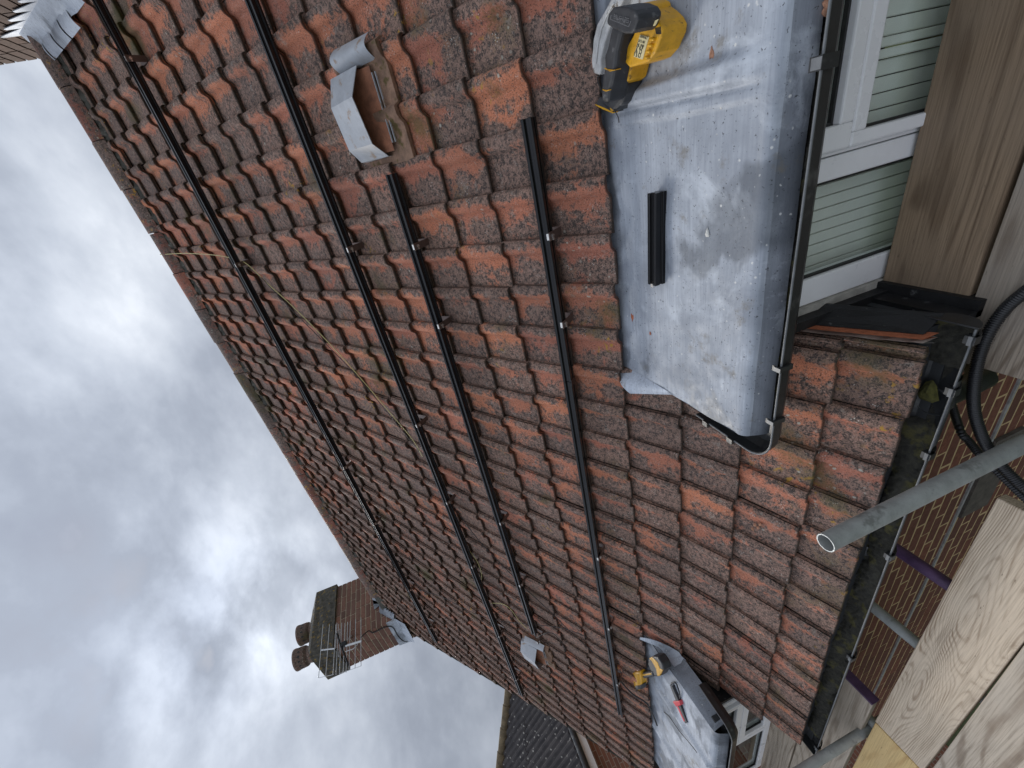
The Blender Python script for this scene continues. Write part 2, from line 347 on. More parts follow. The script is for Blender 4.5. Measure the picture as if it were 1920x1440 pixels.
def brickwall(name, c1, c2, mo):
    m, nt, b = mat(name); p = POS(nt)
    sp = nd(nt, 'ShaderNodeSeparateXYZ', None, Vector=p)
    v = nd(nt, 'ShaderNodeCombineXYZ', None, X=MA(nt, 'ADD', sp.outputs[0], sp.outputs[1]), Y=sp.outputs[2], Z=0.).outputs[0]
    bt = nd(nt, 'ShaderNodeTexBrick', None, Vector=v, Color1=(*c1, 1), Color2=(*c2, 1), Mortar=(*mo, 1), Scale=1., Mortar_Size=.006, Brick_Width=.225, Row_Height=.075)
    setp(nt, b, Base_Color=bt.outputs[0], Roughness=.92); BUMP(nt, b, bt.outputs[1], -.5, .005)
    return m
M_FARBRICK = brickwall('far_brickwork', (.27, .12, .08), (.20, .095, .07), (.33, .29, .24))

m, nt, b = mat('window_glass'); setp(nt, b, Base_Color=(.9, .95, .93), Roughness=.02, Transmission_Weight=1., IOR=1.45, Alpha=1.); M_GLASS = m
# thin glass: mostly transparent with a sky reflection
nt.nodes.clear(); g1 = nd(nt, 'ShaderNodeBsdfGlossy', None, Roughness=.03); g2 = nd(nt, 'ShaderNodeBsdfTransparent', None, Color=(.96, .985, .97, 1))
fr = nd(nt, 'ShaderNodeFresnel', None, IOR=1.5); bf = MA(nt, 'SUBTRACT', 1., nd(nt, 'ShaderNodeNewGeometry').outputs['Backfacing'])
mxs = nd(nt, 'ShaderNodeMixShader', None, i0=MA(nt, 'MULTIPLY', fr.outputs[0], bf), i1=g2.outputs[0], i2=g1.outputs[0])
nt.links.new(mxs.outputs[0], nd(nt, 'ShaderNodeOutputMaterial').inputs[0])

# ================================================================== the setting
g = MB().grid(lambda u, v: (-300 + 600 * u, -300 + 600 * v, -5.3), 4, 4, False).build('ground', M_GRND, None, (0, 0, -5.3))
tag(g, kind='structure')

# ================================================================== the house
HOUSE = thing('house', 'brick house with red clay tiled roof, lead dormers and chimney', 'house', (-2.4, 1.2, -5.3))
# course lines: where the nose of each course lies (Y, Z); the bottom courses kick out over the wall
NOSE = {-4: (-.790, -.494), -3: (-.622, -.400), -2: (-.400, -.284), -1: (-.198, -.154)}
for k in range(0, 18): NOSE[k] = tuple((SV * GA * k)[1:])
VR, IV = 15.9 * GA, 30                      # ridge (up-slope metres), verge column
ridgeP = RP(0, VR)
roof = MB()
prof = [NOSE[-4], NOSE[-3], NOSE[-2], NOSE[-1], NOSE[0], (ridgeP[1], ridgeP[2])]
def deck(X0, X1, pr, off=.058):
    P = [(y + off * math.sin(PITCH) * .7, z - off) for y, z in pr]
    for (a, b2), (c, d) in zip(P[:-1], P[1:]):
        roof.add([(X0, a, b2), (X1, a, b2), (X1, c, d), (X0, c, d)], [(0, 1, 2, 3)])
deck(-3.62, -.93, prof); deck(-5.98, -3.62, prof[4:]); deck(-.93, 3.2, prof[4:])
roof.add([(-5.98, ridgeP[1], ridgeP[2] - .058), (3.2, ridgeP[1], ridgeP[2] - .058), (3.2, 6.8, -.6), (-5.98, 6.8, -.6)], [(0, 1, 2, 3)])
ROOF = roof.build('roof', M_DECK, HOUSE, (-2.4, 1.2, -.5))
tag(ROOF, 'weathered red clay tiled roof slope with lichen and worn orange patches')

# --- one clay tile (pan on the left, roll on the right), a few variants of the same mesh
TPX = [-.02, .02, .34, .60, .645, .69, .735, .80, .96, 1.0]; TPH = [-.003, 0, 0, .000, .003, .014, .0245, .0295, .0305, .018]
TL = GA * 1.25
def tile_arrays(seed):
    r = random.Random(seed); V = []; U = []
    jit = [r.uniform(-.0018, .0018) for _ in TPX]
    bow = r.uniform(-.002, .002)
    rows = [(.006, -.024), (-.001, -.006), (.006, 0.), (GA * .55, bow), (TL, 0.)]
    for vv, dz in rows:
        for j, (x, h) in enumerate(zip(TPX, TPH)):
            yy = vv + (jit[j] if vv < .01 else 0); V.append((x * TW, yy, h + dz)); U.append((min(1, max(0, x)), min(1, max(0, yy / GA))))
    n = len(TPX); F = []; S = []
    for a in range(len(rows) - 1):
        for j in range(n - 1): F.append((a * n + j, a * n + j + 1, (a + 1) * n + j + 1, (a + 1) * n + j)); S.append(a > 0)
    b0 = len(V)                              # the drop of the roll onto the next pan
    for vv in (0., TL): V.append((TW, vv + .0, .001)); U.append((1, vv / TL))
    F.append((2 * n - 1 + 0, b0, b0 + 1, 5 * n - 1)); S.append(False)
    return V, F, S, U
def mesh_from(name, V, F, S, U, material):
    me = bpy.data.meshes.new(name); me.from_pydata(V, [], F); me.materials.append(material)
    me.polygons.foreach_set('use_smooth', S); uvl = me.uv_layers.new(name='UVMap')
    li = np.array([l.vertex_index for l in me.loops]); uvl.data.foreach_set('uv', np.array(U, dtype=np.float32)[li].ravel()); me.update()
    return me
VAR = [tile_arrays(s) for s in range(6)]
VMESH = [mesh_from('roof_tile', *v, M_TILE) for v in VAR]
spots = []
for k in range(-4, 16):
    a = np.array([0, *NOSE[k]]); b2 = np.array([0, *NOSE[k + 1]]); d = b2 - a; L = np.linalg.norm(d)
    nrm = np.array([0, -d[2], d[1]]) / L; d2 = d - nrm * .031; ang = math.atan2(d2[2], d2[1])
    for i in range(-11, IV + 1):
        if k <= -1:
            if i < 5 or i > 18: continue
            if k == -1 and (i < 7 or i > 17): continue
        sx = 1.
        X = -i * TW
        if k <= -1 and i == 5: sx = .22       # cut tile against the near dormer
        if k <= -1 and i == 18: X += .05; sx = .75
        ys = L / GA
        if k == 15: ys *= .93
        # size in the photograph
        c = a + d * .5 + np.array([X + .1, 0, 0]); q = [px(a + np.array([X + e, 0, 0]) + d * t) for e, t in ((0, 0), (TW, 0), (TW, 1), (0, 1))]
        if min(p[2] for p in q) < .1: area = 0; inside = False
        else:
            area = .5 * abs(sum(q[j][0] * q[(j + 1) % 4][1] - q[(j + 1) % 4][0] * q[j][1] for j in range(4)))
            inside = any(0 <= p[0] <= 1920 and 0 <= p[1] <= 1440 for p in q)
        spots.append((area if inside else -1, k, i, X, a, ang, sx, ys))
spots.sort(key=lambda t: -t[0])
JV, JF, JS, JU, JC = [], [], [], [], []
for n, (area, k, i, X, a, ang, sx, ys) in enumerate(spots):
    r = random.Random(k * 131 + i * 17 + 5); vi = r.randrange(6)
    sag = .006 * math.sin(X * 1.7 + k) * math.cos(k * .9)
    loc = a + np.array([X + r.uniform(-.003, .003), 0, 0]) + NV * (r.uniform(-.001, .0045)) + SV * (r.uniform(-.005, .005) + (r.uniform(-.016, -.006) if r.random() < .06 else 0) + sag)
    rot = (ang + r.uniform(-.010, .010), r.uniform(-.008, .008), r.uniform(-.014, .014)); rc = (r.random(), r.random(), r.random())
    if n < 300:
        o = bpy.data.objects.new('roof_tile', VMESH[vi]); put(o, ROOF, loc); o.rotation_euler = rot; o.scale = (sx, ys, 1); o.color = (*rc, 1)
    else:
        V, F, S, U = VAR[vi]; Mx = Matrix.Translation(loc - WL[ROOF]) @ Matrix(((1, 0, 0, 0), (0, 1, 0, 0), (0, 0, 1, 0), (0, 0, 0, 1)))
        from mathutils import Euler
        A = np.array(Euler(rot).to_matrix()); P = (np.array(V) * [sx, ys, 1]) @ A.T + (loc - WL[ROOF])
        b0 = len(JV); JV += P.tolist(); JF += [tuple(q + b0 for q in f) for f in F]; JS += S; JU += U; JC += [(*rc, 1)] * len(V)
me = mesh_from('roof_tiling', JV, JF, JS, JU, M_TILE)
ca = me.color_attributes.new('trand', 'FLOAT_COLOR', 'POINT'); ca.data.foreach_set('color', np.array(JC, dtype=np.float32).ravel())
o = bpy.data.objects.new('roof_tiling', me); put(o, ROOF, WL[ROOF]); o['kind'] = 'stuff'; o.color = (0, 0, 0, 1)

# --- ridge: bedded half-round tiles on a ragged line of mortar
rlen = .335; nr = 0; X = 1.085
while X > -5.25:
    X2 = max(X - rlen + .006, -5.33); r = random.Random(nr); rad = .118 + r.uniform(-.003, .003); dz = r.uniform(-.004, .004)
    cz = ridgeP[2] - .052 + dz; cy = ridgeP[1]
    mb = MB()
    def rf(u, v, X=X, X2=X2, rad=rad): a = math.pi * (v * 1.16 - .08); return (X + (X2 - X) * u, cy - rad * math.cos(a), cz + rad * .86 * math.sin(a))
    mb.grid(rf, 1, 10, True, flip=False)
    for xx, fl in ((X, 1), (X2, 0)):       # thickness at the ends
        A = [(xx, cy - rad * math.cos(math.pi * (v * 1.16 - .08)), cz + rad * .86 * math.sin(math.pi * (v * 1.16 - .08))) for v in np.linspace(0, 1, 11)]
        B = [(xx, cy - (rad - .018) * math.cos(math.pi * (v * 1.16 - .08)), cz + (rad - .018) * .86 * math.sin(math.pi * (v * 1.16 - .08))) for v in np.linspace(0, 1, 11)]
        mb.add(A + B, [(j, j + 1, 12 + j, 11 + j)[::1 if fl else -1] for j in range(10)])
    o = mb.build('ridge_tile', M_RIDGE, ROOF, (X, cy, cz)); o.color = (r.random(), r.random(), r.random(), 1); nr += 1
    X -= rlen
def mortar(u, v):
    X = 1.09 - 7.1 * u; n = math.sin(X * 31) * .006 + math.sin(X * 83 + 1) * .005 + math.sin(X * 171) * .003
    a = (1 - v); vv = VR - .02 - .155 * a
    ph = (-X / TW) % 1.0; up = .030 * (1 if ph < .35 else 0)
    return RP(X, vv, -.035 + .062 * math.sin(min(1, v * 1.15 + .05) * math.pi / 2) + n * (.4 + a) + (.012 * a))
MB().grid(mortar, 420, 8).build('ridge_mortar', M_MORT, ROOF)
# verge: mortar bed along the gable end
MB().grid(lambda u, v: RP(-5.995 - .004 * math.sin(u * 190), u * VR, -.005 - .09 * v), 90, 3).build('verge_mortar', M_MORT, ROOF)

# --- walls
walls = MB().box((-3.60, -.52, -5.3), (-.90, -.30, -.56)).box((-5.95, -.519, -5.3), (-3.60, -.30, -.80)).box((-.90, -.519, -5.3), (2.6, -.30, -.92))
WALL = walls.build('wall', M_POINT, HOUSE, (-2.2, -.4, -5.3)); tag(WALL, 'dark red brick wall with sandy pointing under the gutter')
gw = MB().prism([(-5.95, -.30, -5.3), (-5.95, 6.3, -5.3), (-5.95, 6.3, -.3), (-5.95, ridgeP[1], ridgeP[2] - .12), (-5.95, -.30, -.35)], (.2, 0, 0)).build('gable_wall', M_FARBRICK, HOUSE)
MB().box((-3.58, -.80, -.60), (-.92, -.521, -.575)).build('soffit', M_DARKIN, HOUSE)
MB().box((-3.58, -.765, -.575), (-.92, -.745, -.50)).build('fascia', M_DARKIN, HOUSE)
BR = MB().box((-.1055, -.0012, -.0305), (.1055, .05, .0305)).build('brick', M_BRICK, WALL, (0, 0, 0)); brme = BR.data
BRH = bpy.data.meshes.new('brick_half'); BRH.from_pydata([(x * .47, y, z) for x, y, z in [tuple(v.co) for v in brme.vertices]], [], [tuple(p.vertices) for p in brme.polygons]); BRH.materials.append(M_BRICK)
bpy.data.objects.remove(BR)
def lin(y, A, B): return A[0] + (B[0] - A[0]) * (y - A[1]) / (B[1] - A[1])
bl = []
for j in range(0, 24):
    z = -.655 - .075 * j
    for q in range(-4, 34):
        X = -.95 - q * .225 - (.1125 if j % 2 else 0)
        if X < -5.9 or (X < -3.5 and z > -.84): continue
        x, y, dd = px((X, -.53, z))
        if not (0 < x < 1960 and 0 < y < 1470): continue
        if x < lin(y, (1830, 640), (1520, 1400)) - 40: continue
        if y > 905 and x > lin(y, (1880, 945), (1640, 1335)) + 110: continue
        bl.append((X, z))
bl.sort(key=lambda t: px((t[0], -.53, t[1]))[2])
for X, z in bl[:300]:
    o = bpy.data.objects.new('brick', brme); put(o, WALL, (X + random.uniform(-.003, .003), -.52, z + random.uniform(-.002, .002))); o.color = (random.random(), random.random(), random.random(), 1)
    o.rotation_euler = (0, random.uniform(-.008, .008), random.uniform(-.01, .01))
if len(bl) > 300:
    mb = MB()
    for X, z in bl[300:]: mb.box((X - .1055, -.5212, z - .0305), (X + .1055, -.47, z + .0305))
    o = mb.build('brickwork', M_BRICK, WALL); o['kind'] = 'stuff'; o.color = (.5, .3, .5, 1)
MB().box((-4.8, -.530, -1.788), (-1.2, -.515, -1.770)).build('ledge', M_CONC, WALL)
MB().box((-2.62, -.540, -2.02), (-2.05, -.515, -1.80)).build('lintel', M_LINT, WALL)

# --- main gutter
GX0, GX1, GYc, GZ, GR = -.895, -3.555, -.80, -.53, .058
def arc(a0, a1, n, r, yc=GYc, zc=GZ): return [(yc + r * math.cos(t), zc + r * math.sin(t)) for t in np.linspace(R_(a0), R_(a1), n)]
def sag(X): return .0 - .004 * math.sin((X + .9) * 1.2)
def trough(X0, X1, r, n=12, th=.004):
    pr = arc(180, 360, 12, r) + arc(360, 180, 12, r - th)
    mb = MB(); m = len(pr)
    xs = np.linspace(X0, X1, n)
    mb.add([(x, y, z + sag(x)) for x in xs for y, z in pr], [(i * m + j, (i + 1) * m + j, (i + 1) * m + (j + 1) % m, i * m + (j + 1) % m) for i in range(n - 1) for j in range(m)], True)
    return mb
GUT = trough(GX0, GX1, GR).build('gutter', M_BLACKP, HOUSE, (-2.2, GYc, GZ - GR)); tag(GUT, 'black half round gutter full of dark silt and moss along the eaves')
mb = MB(); mb.tube([(x, GYc - GR + .001, GZ + sag(x)) for x in np.linspace(GX0, GX1, 14)], .0030, 6); mb.build('rim', M_RIM, GUT)
for xx in (GX0, GX1):
    mb = MB(); pr = arc(180, 360, 14, GR + .003); mb.prism([(xx, y, z + sag(xx)) for y, z in pr], (.004 if xx == GX0 else -.004, 0, 0)); mb.build('stop_end', M_BLACKP, GUT)
def silt(u, v):
    X = GX0 - .012 + (-3.40 - GX0) * u; a = v * 2 - 1; hh = .030 - .004 * a * a + .012 * math.sin(X * 9) * math.sin(a * 2 + X * 5)
    hh += rng.normal(0, .0034) + .006 * max(0, math.sin(X * 23 + 3 * math.sin(X * 7)))
    dx = X + 1.135
    if abs(dx) < .10: hh = min(hh, .004 + .10 * max(0, abs(dx) - .04))
    half = math.sqrt(max(1e-6, (GR - .005) ** 2 - (GR - hh) ** 2 if hh < GR else (GR - .005) ** 2))
    return (X, GYc + a * min(half, .052), GZ - GR + hh + sag(X))
o = MB().grid(silt, 260, 10).build('silt', M_DIRT, GUT); o['kind'] = 'stuff'
# union with the running outlet
UX = Rz(1768, 778, -.53)[0]
mb = trough(UX + .115, UX - .115, GR + .004, 4, .003)
mb.build('outlet_union', M_BLACKP, GUT)
mb = MB(); mb.lathe((UX, GYc, GZ - GR - .16), [(.034, 0), (.034, .13), (.042, .145), (.046, .175), (.043, .175), (.036, .14), (.030, .12), (.030, 0)], 20); mb.build('outlet', M_BLACKP, GUT)
mb = MB(); mb.lathe((UX, GYc, GZ - GR + .002), [(.001, .0), (.040, .0005)], 20); mb.build('outlet_mouth', M_INK, GUT)
mb = MB(); mb.tube([(UX, GYc, GZ - GR - .10), (UX, GYc, GZ - GR - .20), (UX, GYc + .06, GZ - GR - .28), (UX, -.58, GZ - GR - .40), (UX, -.575, GZ - GR - .5), (UX, -.575, -5.2)], .034, 14); mb.build('downpipe', M_BLACKP, HOUSE)
for (bx, by) in [(1835, 640), (1790, 735), (1745, 855), (1662, 1037), (1602, 1237), (1527, 1395)]:
    X = Rz(bx, by, -.53)[0]; mb = MB()
    pr = arc(178, 300, 10, GR + .0075) + arc(300, 178, 10, GR + .002)
    mb.prism([(X + .011, y, z + sag(X)) for y, z in pr], (-.022, 0, 0))
    mb.box((X - .011, GYc - GR - .010, GZ + sag(X) - .012), (X + .011, GYc - GR + .014, GZ + sag(X) + .010))
    o = mb.build('bracket', M_BLACKP, GUT); MB().box((X - .009, GYc - GR - .012, GZ + sag(X) + .0105), (X + .009, GYc - GR + .010, GZ + sag(X) + .0125)).build('clip', M_RIM, o) if False else None
    MB().box((X - .013, GYc - GR - .005, GZ + sag(X) + .0104), (X + .013, GYc - GR + .004, GZ + sag(X) + .0135)).build('clip', M_RIM, GUT)
mp = Rz(1752, 748, -.535)
def blob(c, rx, ry, rz, seed=0, n=10):
    r = random.Random(seed); ph = [r.uniform(0, 6) for _ in range(6)]
    mb = MB()
    def f(u, v):
        a = u * 2 * math.pi; t = v * math.pi / 2; k = 1 + .22 * math.sin(3 * a + ph[0]) + .15 * math.sin(5 * a + ph[1]) + .1 * math.sin(7 * t + ph[2])
        return (c[0] + rx * k * math.cos(a) * math.cos(t), c[1] + ry * k * math.sin(a) * math.cos(t), c[2] + rz * math.sin(t) * k)
    return mb.grid(f, n, max(3, n // 2))
blob(mp + [0, .028, -.022], .034, .024, .010, 3).build('moss', M_MOSS, GUT)

# --- edge of the tiled slope against the near dormer: mortar, a red creasing edge, black lead soaker
eg = [NOSE[-4], NOSE[-3], NOSE[-2], (-.33, -.240), (-.25, -.19)]
def strip(X0, X1, h0, h1, rough=0.):
    mb = MB()
    def f(u, v):
        t = u * 4; i = min(3, int(t)); t -= i; y = eg[i][0] * (1 - t) + eg[i + 1][0] * t; z = eg[i][1] * (1 - t) + eg[i + 1][1] * t
        rr = rough * (math.sin(u * 71) + math.sin(u * 173 + 2) + math.sin(u * 37)) / 3
        if v < .34: return (X0 + rr, y, z - .03)
        if v < .5: return (X0 + rr, y, z + h0 + rr)
        if v < .8: return (X1 + rr, y, z + h1 + rr)
        return (X1 + rr, y, z - .03)
    return mb.grid(f, 40, 3, False, flip=True)
strip(-.958, -.940, .016, .026, .005).build('edge_mortar', M_BARK, ROOF)
strip(-.939, -.926, .030, .032, .001).build('creasing_tile', M_CHIP, ROOF)
blob(Rr(1500, 700, .05) * 0 + np.array([-1.19, -.47, -.315]), .03, .05, .014, 8).build('moss', M_MOSS, ROOF)

# ================================================================== dormers
def lead_z(Y):                                # fall of the flat roof and the roll over its front edge
    pts = [(.10, .02), (.03, -.022), (-.03, -.034), (-.30, -.048), (-.575, -.062), (-.598, -.065), (-.611, -.0745), (-.624, -.099), (-.637, -.133), (-.638, -.142)]
    for (y0, z0), (y1, z1) in zip(pts[:-1], pts[1:]):
        if Y <= y0 and Y >= y1: return z0 + (z1 - z0) * (y0 - Y) / (y0 - y1)
    return pts[-1][1] if Y < 0 else .02 + (Y - .10) * .83
LP = [(.10, .02), (.06, -.002), (.03, -.022), (.0, -.030), (-.03, -.034)] + [(-.03 - .545 * t, -.034 - .028 * t) for t in np.linspace(.08, 1, 14)] + [(-.585, -.0628), (-.594, -.0645), (-.602, -.0675), (-.609, -.0720), (-.6145, -.0785), (-.6185, -.0865)]
LPF = [(-.6185, -.0865), (-.6215, -.093), (-.624, -.099), (-.631, -.116), (-.637, -.133), (-.638, -.142)]
def onlead(x, y, h=0.):
    z = -.045 + h
    for _ in range(6): P = Rz(x, y, z); z = lead_z(P[1]) + h
    return Rz(x, y, z)
NEAR = group_part('dormer', HOUSE, (0, -.3, -.9)); tag(NEAR, 'near dormer with flat grey lead top, black gutter and white framed window')
def line_at(Y, a, b): t = (Y - a[1]) / (b[1] - a[1]); return a[0] + (b[0] - a[0]) * t
cA = (onlead(1185, 168), onlead(1440, 88)); cB = (onlead(1158, 205), onlead(1440, 143)); cL = (onlead(1163, 236), onlead(1500, 172))
def near_lead(u, v, LP=LP):
    j = v * (len(LP) - 1); i = min(len(LP) - 2, int(j)); t = j - i
    Y = LP[i][0] + (LP[i + 1][0] - LP[i][0]) * t; Z = LP[i][1] + (LP[i + 1][1] - LP[i][1]) * t
    X = -1.205 + 2.7 * u ** 1.5 if False else -1.205 + 2.7 * u
    xa, xb, xl = line_at(Y, *cA), line_at(Y, *cB), line_at(Y, *cL)
    fade = max(0., min(1., (.0 - Y) / .06)) * max(.15, min(1., (Y + .60) / .10))
    def ridge(x, l, r, hgt, el, er):            # dressed roll: flat crest between l and r with its own edge widths
        return hgt * max(0., min(1., (x - l + el) / el)) * max(0., min(1., (r + er - x) / er))
    d = ridge(X, xb + .006, xa - .006, .027, .016, .014) * fade + ridge(X, xl, xb - .020, .010, .003, .010) * fade
    if X > xa: d += .004 * max(0, 1 - (X - xa) / .25)
    d += .0030 * math.sin(X * 7 + Y * 3) * math.sin(Y * 11 + X * 2) + .0014 * math.sin(X * 23 + 2 * math.sin(Y * 17)) + .0010 * math.sin(Y * 41 + X * 9)
    d += .0035 * max(0, 1 - abs(X + .93 + .35 * (Y + .2)) / .05) * fade - .003 * max(0, 1 - abs(Y + .17 + .01 * math.sin(X * 12)) / .012)
    if Y < -.59: return (X, Y - d * .6, Z)
    return (X, Y, Z + d)
LEADN = MB().grid(near_lead, 420, len(LP) - 1, flip=False).build('lead_sheet', M_LEAD, NEAR, (0, -.3, -.14))
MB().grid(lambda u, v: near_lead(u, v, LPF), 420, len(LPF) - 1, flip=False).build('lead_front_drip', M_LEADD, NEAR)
# turned down side edge and folded corner
mb = MB()
def side(u, v):
    Y = -.02 - .56 * u; z = lead_z(Y); return (-1.205 - .010 * math.sin(v * math.pi / 2) - .004 * v, Y, z - .035 * v + .002 * math.sin(u * 20) * v)
mb.grid(side, 24, 4, flip=True)
mb.add([(-1.213, -.575, -.10), (-1.205, -.575, -.064), (-1.165, -.620, -.098), (-1.185, -.636, -.14), (-1.210, -.60, -.13)], [(0, 1, 2, 3, 4)])
mb.build('lead_drip', M_LEAD, NEAR)
# lead gusset dressed onto the tile at the corner
ga, gb, gc, gd = Rr(1168, 690, .03), Rr(1181, 738, .046), Rr(1272, 748, .0), Rr(1236, 722, .05)
mb = MB()
def guss(u, v):
    top = np.array([-1.200, .045 - .345 * u, lead_z(.03 - .33 * u) + .001]); q = gb * (1 - u) + np.array([-1.205, -.305, -.075]) * u
    P = top * (1 - v) + q * v; P[2] += .030 * math.sin(v * math.pi) * (1 - u); return P
mb.grid(guss, 12, 8, flip=True).build('lead_gusset', M_LEADW, NEAR)
# soffit board, fascia, cheek
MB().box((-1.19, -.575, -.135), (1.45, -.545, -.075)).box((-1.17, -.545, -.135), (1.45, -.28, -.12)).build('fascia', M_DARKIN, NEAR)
mb = MB(); mb.prism([(-.926, -.56, -.78), (-.926, -.56, -.125), (-.926, .06, -.125), (-.926, .06, -.20), (-.926, -.40, -.50)], (.03, 0, 0)); mb.build('cheek', M_LEADK, NEAR)
mb = MB(); mb.add([(-.924, -.775, -.488), (-.885, -.77, -.555), (-.885, -.50, -.43), (-.924, -.44, -.30)], [(0, 1, 2, 3)]); mb.add([(-.924, -.775, -.494), (-.885, -.77, -.561), (-.885, -.50, -.436), (-.924, -.44, -.306)], [(3, 2, 1, 0)]); mb.build('lead_soaker', M_LEADK, NEAR)
MB().box((-.925, -.79, -.90), (-.875, -.50, -.66)).build('bargeboard', M_LEADK, NEAR)
# dormer gutter with a returned corner
def square_gutter(parent, X0, X1, Yout, zr, Xr=None, Yend=None, sgn=-1, name='gutter'):
    w_, d_ = .085, .062
    pr = [(Yout, zr), (Yout + .004, zr - .035), (Yout + .022, zr - d_), (Yout + w_ - .01, zr - d_), (Yout + w_, zr), (Yout + w_ - .004, zr), (Yout + w_ - .013, zr - d_ + .004), (Yout + .024, zr - d_ + .004), (Yout + .008, zr - .034), (Yout + .004, zr)]
    m = len(pr); xs = np.linspace(X0, X1, 8); mb = MB()
    path = [((x, 0), (0, 1)) for x in xs]
    rings = [[(x, y, z) for y, z in pr] for x in xs]
    if Xr is not None:                       # rounded turn, then back along the side of the dormer
        cx = X1; cyy = Yout + w_
        for a in np.linspace(0, math.pi / 2, 7)[1:]:
            rings.append([(cx + sgn * (cyy - y) * math.sin(a), cyy - (cyy - y) * math.cos(a), z) for y, z in pr])
        for Y in np.linspace(cyy + .03, Yend, 4):
            rings.append([(cx + sgn * (cyy - y), Y, z) for y, z in pr])
    V = [q for R in rings for q in R]; n = len(rings)
    mb.add(V, [(i * m + j, i * m + (j + 1) % m, (i + 1) * m + (j + 1) % m, (i + 1) * m + j) for i in range(n - 1) for j in range(m)], False)
    mb.add(rings[-1], [tuple(range(m))])
    o = mb.build(name, M_BLACKP, parent)
    rim = MB(); rim.tube([R[0] for R in rings], .0032, 6); rim.build('gutter_rim', M_RIM, parent)
    return o
square_gutter(NEAR, 1.5, -1.205, -.678, -.108, Xr=-1.29, Yend=-.345)
def litter(u, v): X = 1.4 - 2.58 * u; return (X, -.660 + .045 * v, -.152 + .005 * math.sin(X * 30 + v * 4) + rng.normal(0, .0016))
o = MB().grid(litter, 200, 5).build('gutter_silt', M_DIRT, NEAR); o['kind'] = 'stuff'
for (bx, by) in [(1538, 118), (1457, 688), (1447, 788)]:
    X = Rz(bx, by, -.108)[0]; mb = MB(); q_ = .013 if by < 200 else .008; mb.box((X - q_, -.687, -.140), (X + q_, -.679, -.099)).box((X - q_, -.687, -.099), (X + q_, -.660, -.096)); mb.build('gutter_bracket', M_BLACKP, NEAR)
    MB().box((X - q_ * .8, -.688, -.0955), (X + q_ * .8, -.666, -.0935)).build('bracket_clip', M_RIM, NEAR)
for (bx, by) in [(1372, 818), (1326, 786)]:
    Y = Rz(bx, by, -.108)[1]; MB().box((-1.303, Y - .012, -.130), (-1.283, Y + .012, -.097)).build('gutter_bracket', M_BLACKP, NEAR)
# window
WY = -.515
def frame(parent, X0, X1, z0, z1, wl=.05, wr=.05, wt=.05, wb=.05, Y=WY, dep=.055, name='window_frame'):
    mb = MB(); Y1 = Y + dep
    mb.box((X0, Y, z0), (X0 + wl, Y1, z1)).box((X1 - wr, Y, z0), (X1, Y1, z1)).box((X0 + wl, Y, z0), (X1 - wr, Y1, z0 + wb)).box((X0 + wl, Y, z1 - wt), (X1 - wr, Y1, z1))
    return mb.build(name, M_UPVC, parent, bevel=.005)
def glazed(parent, X0, X1, z0, z1, Y=WY):
    MB().box((X0, Y + .024, z0), (X1, Y + .030, z1)).build('pane', M_GLASS, parent)
    g_ = MB(); t = .007
    g_.box((X0 - .001, Y + .012, z0 - .001), (X0 + t, Y + .023, z1)).box((X1 - t, Y + .012, z0), (X1 + .001, Y + .023, z1)).box((X0 + t, Y + .012, z0 - .001), (X1 - t, Y + .023, z0 + t)).box((X0 + t, Y + .012, z1 - t), (X1 - t, Y + .023, z1 + .001)); g_.build('gasket', M_INK, parent)
XL = -.872
frame(NEAR, XL, -.452, -.90, -.14, wl=.086, wr=.060)
glazed(NEAR, XL + .086, -.512, -.85, -.19)
frame(NEAR, -.449, .62, -.90, -.14, wl=.012, wr=.06)
frame(NEAR, -.436, .56, -.418, -.19, .060, .052, .05, .046, Y=WY - .018, name='fanlight_sash')
frame(NEAR, -.436, .56, -.85, -.421, .034, .052, .046, .055, Y=WY - .018, name='casement_sash')
glazed(NEAR, -.376, .508, -.372, -.24, WY - .01); glazed(NEAR, -.402, .508, -.795, -.467, WY - .01)
MB().box((-.903, -.525, -.90), (-.874, -.47, -.14)).build('mastic_joint', M_BARK, NEAR)
MB().box((-.925, -.79, -.95), (-.905, -.50, -.60)).build('cheek_skirt', M_LEADK, NEAR)
MB().box((-.99, -.20, -.95), (1.3, -.16, -.10)).build('room_back', M_DARKIN, NEAR)
MB().box((.62, -.519, -.90), (1.5, -.30, -.13)).build('dormer_wall', M_FARBRICK, NEAR)
# tongue and groove shutters behind the glass
sh1 = group_part('shutter', NEAR, (-.65, -.44, -.9)) if False else None
def shutter(X0, X1, z0, z1, n, rails=()):
    wd = (X1 - X0) / n
    for i in range(n):
        MB().box((X0 + i * wd + .0014, -.430, z0), (X0 + (i + 1) * wd - .0014, -.416, z1)).build('shutter_board', M_SHUT, NEAR, bevel=.002, seg=1)
    MB().box((X0, -.4158, z0), (X1, -.410, z1)).build('shutter_back', M_DARKIN, NEAR)
    for zr, zh in rails: MB().box((X0 - .004, -.446, zr), (X1 + .004, -.431, zr + zh)).build('shutter_rail', M_SHUT, NEAR, bevel=.003, seg=1)
shutter(-.86, -.47, -.90, -.16, 11)
shutter(-.455, -.255, -.90, -.16, 5, ((-.90, .05),)); shutter(-.205, .12, -.90, -.16, 8); shutter(.13, .5, -.86, -.16, 9)
for X0, X1 in ((-.254, -.232), (-.228, -.206)): MB().box((X0, -.444, -.86), (X1, -.416, -.16)).build('shutter_stile', M_SHUT, NEAR, bevel=.003, seg=1)

